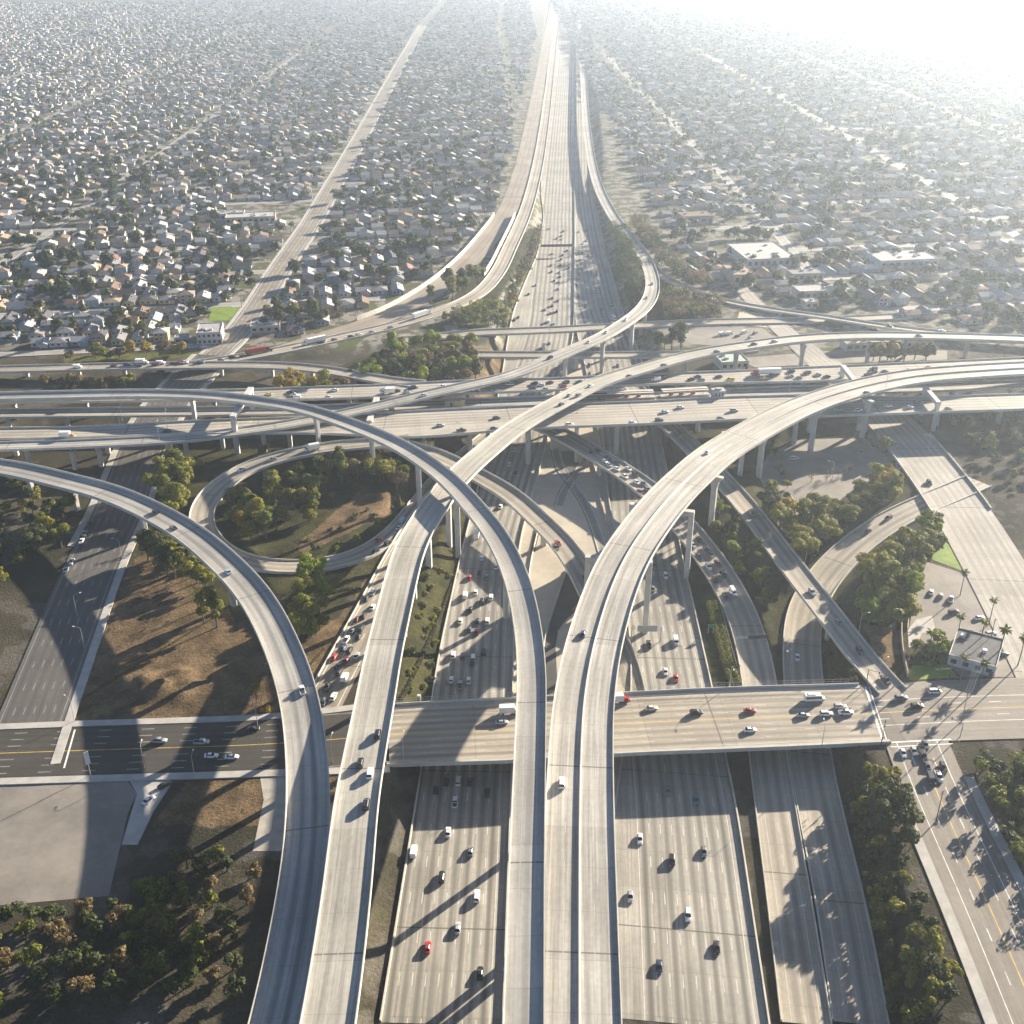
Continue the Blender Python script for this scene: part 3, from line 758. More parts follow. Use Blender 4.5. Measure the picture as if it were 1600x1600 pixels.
ramp('A', 'flyover', 'curved two-lane flyover from the left edge down past the bare dirt lot', 'flyover', ph=1.1, cols=((121, 797),))
ramp('B', 'flyover', 'pale two-lane flyover crossing the middle of the interchange diagonally from lower left to upper right', 'flyover', ph=0.9,
     cols=((671, 886), (825, 724), (1251, 573), (1354, 567)))
ramp('C', 'flyover', 'narrow single-lane flyover, highest of all, arching from the left edge to the bottom centre', 'flyover', ph=1.1, depth=2.0, over=1.6, colw=(2.2, 2.0), flare=0.8,
     cols=((716, 871), (791, 965), (656, 795), (584, 740)))
ramp('E', 'flyover', 'widest flyover, four lanes split by a barrier, sweeping from the right edge to the bottom', 'flyover', ph=0.85, depth=2.3, over=3.0, colw=(2.6, 2.4), flare=2.4, mid=True, auto=False,
     cols=((1111, 819), (1185, 746), (1156, 743, (2.2, 2.0), 0.6), (1240, 694, (2.2, 2.0), 0.6), (1266, 705), (1347, 683)))
bent('E', P(988, 787, 25), P(1081, 799, 25), 25.2)
bent('E', P(919, 870, 25), P(1015, 878, 25), 25.4)
bent('E', P(1447, 603, 18), P(1466, 628, 17), 17.4)
bent('E', P(1318, 571, 20), P(1336, 594, 20), 20.0)
bent('E', P(870, 1330, 25), P(945, 1330, 25), 25.6)
ramp('F', 'flyover', 'long S-curved ramp climbing from the far freeway over both overhead carriageways', 'flyover', ph=0.85, depth=1.8, cols=((986, 547), (940, 582)))
ramp('N', 'overhead_freeway', 'near carriageway of the elevated crosswise freeway, widest in the middle', 'overpass', ph=0.9, depth=2.0, colsp=36, cols=((962, 709), (735, 720), (264, 742), (118, 733), (1130, 705)), over=2.6)
ramp('M', 'overhead_freeway', 'far carriageway of the elevated crosswise freeway, crowded with cars', 'overpass', ph=0.9, depth=2.0, colsp=38, over=2.6)
ramp('T', 'transit_guideway', 'grey rail guideway in shade between the two carriageways of the elevated freeway', 'guideway', ph=0.8, depth=1.7, colsp=34, colw=(2, 2))
ramp('P1', 'road_overpass', 'farther of the two low bridges crossing the lower freeway beyond the interchange', 'overpass', ph=0.9, depth=1.6, colsp=24, colw=(1.4, 3))
ramp('P2', 'road_overpass', 'nearer of the two low bridges crossing the lower freeway behind the elevated freeway', 'overpass', ph=0.9, depth=1.6, colsp=24, colw=(1.4, 3))
ramp('L2', 'connector_ramp', 'low connector ramp full of cars along the left edge, above the grassy bank', 'ramp', ph=0.85, depth=1.6, colsp=30)
ramp('L', 'loop_ramp', 'ramp curling in a loop round the grove at left', 'ramp', ph=0.85, depth=1.7, colsp=30)
ramp('G', 'connector_ramp', 'ramp slipping beneath two flyovers and over the lower freeway, shaded along its far edge', 'ramp', ph=1.0, depth=1.6, colsp=32)
ramp('H', 'connector_ramp', 'connector packed with queueing cars, running diagonally beneath the widest flyover', 'ramp', ph=0.85, depth=1.7, colsp=30)
ramp('I', 'connector_ramp', 'straight narrow ramp at right bridging the curved ramp beside the trees', 'ramp', ph=0.9, depth=1.6, colsp=30)
ramp('R1', 'connector_ramp', 'thin pale ramp slanting through the hazy district at upper right', 'ramp', ph=0.9, depth=1.2, colsp=30, colw=(1.6, 1.6), flare=0.4)
sb = ramp('S', 'street_bridge', 'wide tan street bridge across the lower freeway at the bottom', 'bridge', ph=1.0, depth=1.7, over=1.2, auto=False,
          cols=())
# piers of the street bridge stand in the gaps between the carriageways
for px in (652, 812, 880, 952, 1128, 1172, 1240, 1296):
    for py in (1110, 1140, 1168):
        p = P(px - (py - 1140) * 0.12, py, -8.5); 
        mb = MB(); column_geo(mb, p[0], p[1], -8.9, -1.5, 1.3, 1.3, 0)
        c = mb.build('column', M['column'], sb); c.location = -Vector(sb.location)
rS = ROADS['S']
for s_ in (-1, 1):      # raised sidewalks of the bridge
    sweep('sidewalk', rS, [(s_, -s_ * 0.37, 0.0), (s_, -s_ * 2.2, 0.0), (s_, -s_ * 2.2, 0.16), (s_, -s_ * 0.37, 0.16)][::s_], M['walk'], sb)
# chain-link fence along the far side of the bridge
def fence_line(name, label, pts, h=2.0, sp=3.0, parent=None, cat='fence', group=None):
    root = thing(name, label, cat, tuple(pts[len(pts) // 2]), group=group) if parent is None else parent
    mb = MB(); rails = MB()
    P_ = np.array(pts, float)
    s = np.concatenate([[0], np.cumsum(np.linalg.norm(np.diff(P_, axis=0), axis=1))])
    q = np.linspace(0, s[-1], max(2, int(s[-1] / sp)))
    X = np.stack([np.interp(q, s, P_[:, k]) for k in range(3)], 1)
    for x in X: mb.tube(x, x + np.array([0, 0, h]), .05, .05, 4)
    for a, b_ in zip(X[:-1], X[1:]):
        for hh in (h, h * .5): rails.tube(a + np.array([0, 0, hh]), b_ + np.array([0, 0, hh]), .035, .035, 4, caps=False)
    a = mb.build('fence_posts', M['metal'], root); b_ = rails.build('fence_rails', M['metal'], root)
    for o in (a, b_): o.location = -Vector(root.location)
    return root
Nn = rS.N; lf = [tuple(rS.C[i] + np.array([*(Nn[i] * (-rS.W[i] / 2 + .15)), 1.0])) for i in range(0, len(rS.C), 3)]
fence_line('bridge_fence', 'tall wire fence along the far edge of the street bridge', lf, 2.0)

# ground-level roads: one sheet each, above the ground
def flat(key, name, off=0.0):
    r = ROADS[key]
    o = sweep(name, r, [(-1, 0, off), (-.5, 0, off), (0, 0, off), (.5, 0, off), (1, 0, off)], M[r.mat], closed=False, uv=True)
    tag(o, kind='structure'); return o
flat('FL', 'freeway'); flat('FR', 'freeway')
for k, nme in (('S1', 'street'), ('S3', 'street'), ('U', 'street'), ('AV', 'avenue'), ('J', 'street'), ('V', 'street'), ('DC', 'dirt_road'), ('FR1', 'street')):
    flat(k, nme, {'AV': .02, 'DC': 0.01, 'V': .008, 'S3': 0.012, 'J': 0.0}.get(k, 0))
# barriers, kerbs and side walls of the ramps that lie on the ground
def edge_strip(name, label, key, side, off, w, h, mat, cat=None, i0=0, i1=None, kind=None, dz=0.0):
    r = ROADS[key]
    q = [(side, off - w / 2, -.35 + dz), (side, off + w / 2, -.35 + dz), (side, off + w / 2, h), (side, off - w / 2, h)]
    o = sweep(name, r, q, mat, i0=i0, i1=i1)
    if kind: tag(o, kind=kind)
    else: tag(o, label, cat)
    return o
def idx(key, px, py, h=None):
    r = ROADS[key]; p = P(px, py, r.C[0, 2] if h is None else h); return nearest(r, p[0], p[1])[0]
for k in ('K', 'Q', 'L1'):
    r = ROADS[k]
    sweep('ramp_road', r, [(-1, 0, 0), (-.5, 0, 0), (0, 0, 0), (.5, 0, 0), (1, 0, 0)], M[r.mat], closed=False, uv=True)['kind'] = 'structure'
edge_strip('freeway_barrier', 'concrete wall along the left side of the lower freeway beside the ivy slope', 'FL', -1, -.3, .5, 1.1, M['parapet'], 'barrier')
edge_strip('freeway_barrier', 'concrete barrier along the right side of the crowded lanes, beside the bus plaza', 'FL', 1, .35, .5, 0.95, M['parapet'], 'barrier')
edge_strip('freeway_barrier', 'concrete barrier left of the away-going lanes, partly under the widest flyover', 'FR', -1, -.35, .5, 0.95, M['parapet'], 'barrier')
edge_strip('freeway_barrier', 'concrete barrier along the right side of the lower freeway by the dark slope', 'FR', 1, .3, .5, 0.95, M['parapet'], 'barrier')
edge_strip('ramp_barrier', 'low concrete barrier on the left of the sunlit curved ramp at right', 'K', -1, .2, .4, .85, M['parapet'], 'barrier')
edge_strip('ramp_barrier', 'low concrete barrier on the right of the sunlit curved ramp at right', 'K', 1, -.2, .4, .85, M['parapet'], 'barrier')
edge_strip('ramp_barrier', 'concrete kerb wall along the queue of cars left of the pale flyover', 'Q', 1, -.2, .35, .8, M['parapet'], 'barrier')
edge_strip('sound_wall', 'pale wall along the far left freeway connector', 'L1', -1, -.3, .4, 1.0, M['parapet'], 'wall')
edge_strip('ramp_barrier', 'low pale barrier along the near side of the far left freeway connector', 'L1', 1, .3, .4, 0.85, M['parapet'], 'barrier')
edge_strip('street_parapet', 'white parapet on the left of the wide street at right', 'J', 1, .25, .5, 1.0, M['parapet'], 'wall', i0=idx('J', 1405, 680), i1=idx('J', 1530, 850))
edge_strip('street_parapet', 'pale parapet with railing on the right of the wide street at right edge', 'J', -1, -.25, .5, 1.0, M['parapet'], 'wall', i0=idx('J', 1405, 680), i1=idx('J', 1500, 800))
edge_strip('sound_wall', 'long white wall between the houses and the dirt corridor', 'DC', -1, -.5, .5, 3.2, M['white_wall'], 'wall', i0=idx('DC', 575, 505), i1=idx('DC', 790, 335))
edge_strip('sound_wall', 'sunlit white wall beside the dirt corridor near the top centre', 'L1', -1, -3.2, .5, 4.2, M['white_wall'], 'wall', i0=idx('L1', 778, 425), i1=idx('L1', 820, 330))
# sidewalks with kerbs
for k, sd_, i0, i1 in (('U', 1, 0, None), ('U', -1, idx('U', 160, 850), None), ('S1', -1, 0, None), ('S1', 1, 0, None), ('AV', 1, 0, None), ('AV', -1, 0, None), ('V', 1, 6, None), ('V', -1, 6, None)):
    edge_strip('sidewalk', None, k, sd_, sd_ * 1.6, 3.2 if k != 'AV' else 2.4, .15, M['walk'], kind='structure', i0=i0, i1=i1)

# flat sheets: lots, plaza, lawns
def sheet(name, poly, mat, z=None, off=0.03, step=None):
    pts = [P(a, b, z if z is not None else 0) for a, b in poly]
    if z is not None:
        vs = [(p[0], p[1], z) for p in pts]
        o = mesh_obj(name, vs, [tuple(range(len(vs)))], mat)
        if o.data.polygons[0].normal.z < 0: o.data.flip_normals()
        return tag(o, kind='structure')
    bm = bmesh.new()
    f = bm.faces.new([bm.verts.new((p[0], p[1], 0)) for p in pts])
    st = step or 4.0
    lo = np.min(pts, 0); hi = np.max(pts, 0)
    for ax in (0, 1):
        c = lo[ax] + st
        while c < hi[ax]:
            n = (1, 0, 0) if ax == 0 else (0, 1, 0)
            bmesh.ops.bisect_plane(bm, geom=bm.verts[:] + bm.edges[:] + bm.faces[:], plane_co=(c, 0, 0) if ax == 0 else (0, c, 0), plane_no=n)
            c += st
    for v_ in bm.verts: v_.co.z = gz(v_.co.x, v_.co.y) + off
    bmesh.ops.recalc_face_normals(bm, faces=bm.faces[:])
    me = bpy.data.meshes.new(name); bm.to_mesh(me); bm.free(); me.materials.append(mat)
    if len(me.polygons) and me.polygons[0].normal.z < 0: me.flip_normals()
    return tag(link(bpy.data.objects.new(name, me)), kind='structure')
pl = [(np.interp(y, [q[1] for q in FLr], [q[0] for q in FLr]), y) for y in (545, 620, 700, 785, 830, 880, 960, 1090, 1266)]
pr = [(np.interp(y, [q[1] for q in FRl], [q[0] for q in FRl]), y) for y in (1266, 1090, 1000, 920, 850, 800, 740, 680, 620, 545)]
sheet('bus_plaza', pl + pr, M['plaza'], z=-8.52)
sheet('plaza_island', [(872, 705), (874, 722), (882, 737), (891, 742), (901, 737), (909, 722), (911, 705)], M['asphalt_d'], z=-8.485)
for q in ([(868, 700, -8.47), (869, 716, -8.47), (876, 735, -8.47), (889, 751, -8.47), (902, 766, -8.47), (914, 785, -8.47), (926, 812, -8.47), (938, 845, -8.47), (948, 885, -8.47), (958, 940, -8.47)],
          [(915, 700, -8.45), (915, 718, -8.45), (909, 734, -8.45), (897, 746, -8.45), (886, 757, -8.45), (878, 772, -8.45), (874, 790, -8.45)]):
    r = road('bus%d' % len(ROADS), q, 5.2, 'busway', fill=False)
    sweep('bus_lane', r, [(-1, 0, 0), (0, 0, 0), (1, 0, 0)], M['busway'], closed=False, uv=True)['kind'] = 'structure'
    for s_ in (-1, 1):
        o = sweep('bus_lane_kerb', r, [(s_, -.2, -.06), (s_, .2, -.06), (s_, .2, .16), (s_, -.2, .16)], M['asphalt_d'] if s_ > 0 else M['walk']); o['kind'] = 'structure'
# dividing walls of the plaza, and the shade of its slot as a dark sheet
def wall_line(name, label, pts, w, h, mat, cat='barrier'):
    r = road('wl%d' % len(ROADS), pts, w, 'busway', fill=False, smooth=3)
    o = sweep(name, r, [(-1, 0, -.3), (1, 0, -.3), (1, -w * .25, h), (-1, w * .25, h)], mat)
    return tag(o, label, cat)
wall_line('plaza_barrier', 'white dividing wall crossing the plaza beneath the shaded ramp', [(846, 800, -8.5), (838, 840, -8.5), (829, 880, -8.5), (824, 930, -8.5), (822, 985, -8.5), (825, 1040, -8.5)], .6, 1.0, M['parapet'])
wall_line('plaza_barrier', 'thin wall on the dark floor left of the widest flyover', [(886, 890, -8.5), (873, 925, -8.5), (860, 965, -8.5), (851, 1000, -8.5), (845, 1060, -8.5)], .5, 1.0, M['parapet'])
wall_line('plaza_barrier', 'long barrier between the bus lane and the away-going lanes in shade', [(924, 700, -8.5), (930, 740, -8.5), (939, 785, -8.5), (950, 830, -8.5), (962, 880, -8.5), (972, 940, -8.5)], .6, 1.0, M['conc'])
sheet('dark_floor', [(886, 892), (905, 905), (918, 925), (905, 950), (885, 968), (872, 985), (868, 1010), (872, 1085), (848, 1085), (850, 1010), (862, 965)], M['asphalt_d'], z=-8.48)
sheet('slot_shade_sheet', [(834, 834), (842, 834), (836, 862), (828, 866)], M['asphalt_d'], z=-8.49)  # flat dark sheet: the shade down in the slot is put into its colour
# lots
sheet('parking_lot', [(1186, 735), (1200, 700), (1245, 678), (1385, 662), (1432, 716), (1400, 738), (1350, 742), (1312, 772), (1240, 795), (1205, 775)], M['asphalt'], off=.05)
sheet('parking_lot', [(1448, 878), (1500, 894), (1640, 940), (1700, 1060), (1500, 1056), (1440, 1000), (1420, 985), (1428, 940), (1440, 900)], M['asphalt'], off=.05)
sheet('lawn', [(1466, 842), (1520, 866), (1600, 930), (1500, 890), (1449, 872), (1458, 856)], M['lawn'], off=.07)
sheet('lawn', [(1425, 1040), (1480, 1038), (1498, 1058), (1420, 1062)], M['lawn'], off=.09)
sheet('lot_path', [(1418, 985), (1432, 968), (1456, 962), (1462, 985), (1440, 990), (1432, 1010), (1420, 1012)], M['walk'], off=.1)
sheet('parking_lot', [(60, 1222), (196, 1216), (214, 1240), (200, 1270), (170, 1400), (-60, 1420), (-60, 1230)], M['asphalt'], off=.05)
sheet('driveway', [(200, 1216), (228, 1212), (262, 1215), (268, 1225), (240, 1268), (215, 1320), (190, 1320), (214, 1240)], M['walk'], off=.06)
sheet('side_lot', [(405, 1206), (448, 1205), (448, 1270), (440, 1330), (395, 1330), (412, 1250)], M['conc'], off=.06)
sheet('school_lawn', [(332, 480), (378, 478), (366, 500), (325, 502)], M['lawn'], off=.06)
sheet('yard_lot', [(1045, 520), (1110, 512), (1190, 512), (1215, 530), (1130, 540), (1080, 538)], M['asphalt'], off=.05)
sheet('yard_lot', [(1150, 560), (1330, 545), (1480, 548), (1480, 562), (1300, 568), (1180, 574)], M['asphalt'], off=.05)
sheet('bare_lot', [(1155, 488), (1218, 486), (1224, 505), (1205, 512), (1150, 506)], M['dirtroad'] if False else M['plaza'], off=.06)
# stop lines and crossings painted at the lights
def stripe(a, b_, w, z=0.1):
    A, B = P(*a, z), P(*b_, z); d = (B - A)[:2]; d /= np.linalg.norm(d); n = np.array([-d[1], d[0]]) * w / 2
    vs = [(A[0] - n[0], A[1] - n[1], z), (B[0] - n[0], B[1] - n[1], z), (B[0] + n[0], B[1] + n[1], z), (A[0] + n[0], A[1] + n[1], z)]
    o = mesh_obj('crossing_line', vs, [(0, 1, 2, 3)], M['sign_white'])
    if o.data.polygons[0].normal.z < 0: o.data.flip_normals()
    tag(o, kind='structure')
stripe((1352, 1073), (1380, 1159), .7); stripe((1358, 1073), (1386, 1158), .35)
stripe((1390, 1160), (1486, 1155), .6); stripe((1392, 1167), (1490, 1162), .4)
stripe((117, 1140), (100, 1200), .6)
# ---------------------------------------------------------------- vehicles
def paint(name, c, rough=0.35):
    m, nt, b = new_mat('paint_' + name, rough, 0.5)
    b.inputs['Base Color'].default_value = (*c, 1)
    b.inputs['Coat Weight'].default_value = 0.4
    b.inputs['Coat Roughness'].default_value = 0.15
    return m
PAINT = {'white': paint('white', (0.78, 0.78, 0.76)), 'silver': paint('silver', (0.40, 0.41, 0.42)), 'grey': paint('grey', (0.17, 0.175, 0.18)),
         'black': paint('black', (0.018, 0.018, 0.02)), 'dark blue': paint('dark_blue', (0.025, 0.04, 0.09)), 'red': paint('red', (0.42, 0.03, 0.025)),
         'dark red': paint('dark_red', (0.14, 0.02, 0.02)), 'yellow': paint('yellow', (0.62, 0.45, 0.03)), 'light blue': paint('light_blue', (0.30, 0.45, 0.55)),
         'teal': paint('teal', (0.06, 0.14, 0.16)), 'cream': paint('cream', (0.66, 0.61, 0.48)), 'orange': paint('orange', (0.6, 0.25, 0.03)), 'brown': paint('brown', (0.12, 0.075, 0.045)), 'dark green': paint('dark_green', (0.03, 0.06, 0.035))}
M['glass'] = plain('vehicle_glass', (0.02, 0.025, 0.03), 0.08, 0.6)
M['tyre'] = plain('tyre_rubber', (0.02, 0.02, 0.02), 0.9, 0.1)
M['rim'] = plain('wheel_rim', (0.35, 0.35, 0.36), 0.35, 0.5, 0.6)
M['lamp_w'] = plain('headlamp_lens', (0.7, 0.7, 0.66), 0.15, 0.6)
M['lamp_r'] = plain('tail_lamp_lens', (0.35, 0.02, 0.02), 0.2, 0.5)
M['cargo'] = plain('cargo_box_white', (0.74, 0.73, 0.70), 0.5)
M['cargo_red'] = plain('cargo_box_red', (0.30, 0.06, 0.045), 0.55)
M['under'] = plain('chassis_black', (0.03, 0.03, 0.032), 0.8)

def loft(mb, secs, mi=0):
    """secs: (x, zlow, zhigh, half width low, half width high)"""
    vs = []
    for x, a, b_, w0, w1 in secs:
        vs += [(x, -w0, a), (x, w0, a), (x, (w0 + w1) / 2 + .03, a + (b_ - a) * .55), (x, w1, b_), (x, -w1, b_), (x, -(w0 + w1) / 2 - .03, a + (b_ - a) * .55)]
    n = 6; fs = []
    for i in range(len(secs) - 1):
        for j in range(n):
            fs.append((i * n + j, i * n + (j + 1) % n, (i + 1) * n + (j + 1) % n, (i + 1) * n + j))
    fs = [f[::-1] for f in fs]
    fs += [tuple(range(n)), tuple(range((len(secs) - 1) * n, len(secs) * n))[::-1]]
    fs[-2] = fs[-2][::-1]; fs[-1] = fs[-1][::-1]
    mb.add(vs, fs, mi)
SPEC = {  # length, half width, body sections, glasshouse (x rear-low, rear-high, front-high, front-low, z low, z high), wheel x, radius
    'sedan': dict(body=[(-2.3, .42, .84, .72, .66), (-2.1, .28, .98, .86, .78), (-1.2, .25, 1.0, .9, .82), (.7, .25, .98, .9, .82), (1.75, .26, .86, .88, .76), (2.25, .32, .7, .78, .62), (2.36, .42, .6, .66, .55)],
                  cab=(-1.75, -1.05, .25, 1.05, .97, 1.43, .78, .6), wx=(-1.42, 1.42), wr=.33),
    'hatchback': dict(body=[(-2.0, .4, .95, .74, .7), (-1.9, .28, 1.02, .86, .8), (.7, .25, 1.0, .88, .82), (1.5, .26, .88, .86, .74), (1.95, .32, .72, .76, .6), (2.02, .42, .6, .66, .55)],
                      cab=(-1.93, -1.6, .2, 1.0, 1.0, 1.5, .78, .62), wx=(-1.25, 1.25), wr=.32),
    'suv': dict(body=[(-2.35, .5, 1.05, .8, .78), (-2.3, .35, 1.14, .92, .86), (.8, .32, 1.12, .95, .88), (1.8, .34, 1.06, .93, .82), (2.3, .4, .9, .85, .7), (2.38, .5, .75, .74, .62)],
                cab=(-2.26, -2.05, .35, 1.05, 1.12, 1.78, .85, .7), wx=(-1.45, 1.45), wr=.38),
    'minivan': dict(body=[(-2.5, .5, 1.0, .82, .8), (-2.45, .32, 1.1, .94, .88), (1.0, .3, 1.08, .96, .9), (2.0, .32, .98, .92, .78), (2.45, .4, .75, .8, .62)],
                    cab=(-2.42, -2.25, .6, 1.75, 1.08, 1.76, .87, .74), wx=(-1.5, 1.55), wr=.34),
    'pickup': dict(body=[(-2.75, .5, 1.02, .86, .86), (-2.7, .42, 1.06, .94, .92), (-.75, .4, 1.06, .96, .92), (-.7, .36, 1.12, .96, .9), (1.1, .36, 1.1, .96, .88), (2.2, .38, 1.02, .92, .8), (2.65, .45, .82, .82, .68)],
                   cab=(-.72, -.55, .65, 1.3, 1.1, 1.8, .86, .7), wx=(-1.75, 1.75), wr=.4, bed=(-2.62, -.85, .8)),
    'van': dict(body=[(-2.7, .45, 1.2, .9, .9), (-2.65, .34, 2.2, .98, .9), (1.0, .34, 2.25, .98, .9), (1.45, .34, 1.35, .98, .9), (2.4, .38, 1.1, .9, .76), (2.7, .45, .85, .8, .66)],
                cab=(.2, .3, .92, 1.75, 1.25, 2.12, .97, .86), wx=(-1.6, 1.7), wr=.38)}
def make_car(kind):
    s = SPEC[kind]
    root = bpy.data.objects.new(kind, None); link(root)
    mb = MB(); loft(mb, s['body'])
    x0, x1, x2, x3, z0, z1, w0, w1 = s['cab']
    # roof: body colour
    rf = .05
    mb.hexa([(x1 - .02, -w1 - .02, z1 - .02), (x2 + .02, -w1 - .02, z1 - .02), (x2 + .02, w1 + .02, z1 - .02), (x1 - .02, w1 + .02, z1 - .02)],
            [(x1 + .1, -w1 + .08, z1 + rf), (x2 - .12, -w1 + .08, z1 + rf), (x2 - .12, w1 - .08, z1 + rf), (x1 + .1, w1 - .08, z1 + rf)])
    if 'bed' in s:
        a, b_, d = s['bed']
        mb.hexa([(a, -.74, 1.06), (b_, -.74, 1.06), (b_, .74, 1.06), (a, .74, 1.06)], [(a + .02, -.72, 1.075), (b_ - .02, -.72, 1.075), (b_ - .02, .72, 1.075), (a + .02, .72, 1.075)], 1)
    body = mb.build('body', [PAINT['white'], M['under']], root)
    g = MB()
    g.hexa([(x0, -w0, z0 - .03), (x3, -w0, z0 - .03), (x3, w0, z0 - .03), (x0, w0, z0 - .03)], [(x1, -w1, z1), (x2, -w1, z1), (x2, w1, z1), (x1, w1, z1)])
    g.build('windows', M['glass'], root)
    wy = s['body'][2][3] - .1
    for wx in s['wx']:
        for sg in (-1, 1):
            w = MB()
            w.tube((wx, sg * (wy - .1), s['wr']), (wx, sg * (wy + .13), s['wr']), s['wr'], s['wr'], 12)
            w.tube((wx, sg * (wy + .131), s['wr']), (wx, sg * (wy + .15), s['wr']), s['wr'] * .6, s['wr'] * .55, 8, mi=1)
            w.build('wheel', [M['tyre'], M['rim']], root)
    fx, fw, fz = s['body'][-2][0], s['body'][-2][3], s['body'][-2][2]
    bx, bw, bz = s['body'][0][0], s['body'][0][3], s['body'][0][2]
    for sg in (-1, 1):
        l = MB(); l.box((fx + .0, sg * (fw - .2), fz - .08), (.18, .34, .14)); l.build('headlight', M['lamp_w'], root)
        l = MB(); l.box((bx + .02, sg * (bw - .14), bz - .1), (.14, .26, .18)); l.build('tail_light', M['lamp_r'], root)
    return root
def make_truck(kind):
    root = bpy.data.objects.new(kind, None); link(root)
    b = MB(); c = MB(); g = MB(); w = []
    if kind == 'box_truck':
        b.hexa([(1.7, -1.0, .5), (3.6, -1.0, .5), (3.6, 1.0, .5), (1.7, 1.0, .5)], [(1.75, -.95, 2.2), (2.9, -.9, 2.2), (2.9, .9, 2.2), (1.75, .95, 2.2)])
        b.hexa([(3.3, -1.0, .5), (4.1, -.9, .5), (4.1, .9, .5), (3.3, 1.0, .5)], [(2.9, -.95, 1.35), (4.0, -.85, 1.2), (4.0, .85, 1.2), (2.9, .95, 1.35)])
        g.hexa([(2.2, -1.01, 1.4), (3.36, -.98, 1.4), (3.36, .98, 1.4), (2.2, 1.01, 1.4)], [(2.25, -.96, 2.05), (3.04, -.93, 2.05), (3.04, .93, 2.05), (2.25, .96, 2.05)])
        c.hexa([(-3.9, -1.2, .9), (1.6, -1.2, .9), (1.6, 1.2, .9), (-3.9, 1.2, .9)], [(-3.9, -1.2, 3.4), (1.6, -1.2, 3.4), (1.6, 1.2, 3.4), (-3.9, 1.2, 3.4)])
        u = [(-2.6, .5), (2.6, .5)]
    elif kind == 'semi_truck':
        b.hexa([(5.2, -1.15, .7), (7.3, -1.15, .7), (7.3, 1.15, .7), (5.2, 1.15, .7)], [(5.25, -1.1, 3.5), (6.7, -1.05, 3.3), (6.7, 1.05, 3.3), (5.25, 1.1, 3.5)])
        b.hexa([(7.2, -1.0, .6), (9.0, -.9, .6), (9.0, .9, .6), (7.2, 1.0, .6)], [(7.1, -.9, 1.9), (8.9, -.75, 1.65), (8.9, .75, 1.65), (7.1, .9, 1.9)])
        g.hexa([(6.2, -1.16, 1.95), (7.2, -1.12, 1.95), (7.2, 1.12, 1.95), (6.2, 1.16, 1.95)], [(6.3, -1.1, 2.8), (6.9, -1.06, 2.8), (6.9, 1.06, 2.8), (6.3, 1.1, 2.8)])
        c.hexa([(-9.2, -1.28, 1.1), (4.6, -1.28, 1.1), (4.6, 1.28, 1.1), (-9.2, 1.28, 1.1)], [(-9.2, -1.28, 4.1), (4.6, -1.28, 4.1), (4.6, 1.28, 4.1), (-9.2, 1.28, 4.1)])
        u = [(-8, .52), (-6.8, .52), (4.2, .52), (5.4, .52), (8.1, .52)]
    elif kind == 'shuttle_bus':
        b.hexa([(-3.6, -1.15, .45), (2.6, -1.15, .45), (2.6, 1.15, .45), (-3.6, 1.15, .45)], [(-3.55, -1.08, 2.85), (2.3, -1.08, 2.85), (2.3, 1.08, 2.85), (-3.55, 1.08, 2.85)])
        b.hexa([(2.5, -1.0, .45), (3.9, -.9, .45), (3.9, .9, .45), (2.5, 1.0, .45)], [(2.4, -.95, 1.45), (3.8, -.8, 1.2), (3.8, .8, 1.2), (2.4, .95, 1.45)])
        g.hexa([(-3.3, -1.16, 1.5), (2.75, -1.13, 1.5), (2.75, 1.13, 1.5), (-3.3, 1.16, 1.5)], [(-3.3, -1.13, 2.3), (2.5, -1.1, 2.3), (2.5, 1.1, 2.3), (-3.3, 1.13, 2.3)])
        c.hexa([(-2.6, -.6, 2.86), (.4, -.6, 2.86), (.4, .6, 2.86), (-2.6, .6, 2.86)], [(-2.5, -.5, 3.05), (.3, -.5, 3.05), (.3, .5, 3.05), (-2.5, .5, 3.05)])
        u = [(-2.3, .45), (2.7, .45)]
    ch = MB(); L = c.v and (min(v[0] for v in c.v), max(v[0] for v in b.v)); ch.box(((L[0] + L[1]) / 2 - .3, 0, .72), (L[1] - L[0] - 1.2, .9, .36))
    b.build('body', [PAINT['white']], root); g.build('windows', M['glass'], root)
    c.build({'box_truck': 'cargo_box', 'semi_truck': 'trailer', 'shuttle_bus': 'roof_unit'}[kind], [M['cargo']], root)
    ch.build('chassis', M['under'], root)
    for x, r_ in u:
        for sg in (-1, 1):
            k = MB(); k.tube((x, sg * .72, r_), (x, sg * 1.12, r_), r_, r_, 12); k.tube((x, sg * 1.121, r_), (x, sg * 1.14, r_), r_ * .55, r_ * .5, 8, mi=1)
            k.build('wheel', [M['tyre'], M['rim']], root)
    fx = max(v[0] for v in b.v)
    for sg in (-1, 1):
        l = MB(); l.box((fx + .0, sg * .62, .95), (.16, .3, .2)); l.build('headlight', M['lamp_w'], root)
    return root
PROTO = {}
def proto(kind):
    if kind not in PROTO:
        PROTO[kind] = [make_truck(kind) if kind in ('box_truck', 'semi_truck', 'shuttle_bus') else make_car(kind), False]
    return PROTO[kind]
SIMPLE = {}
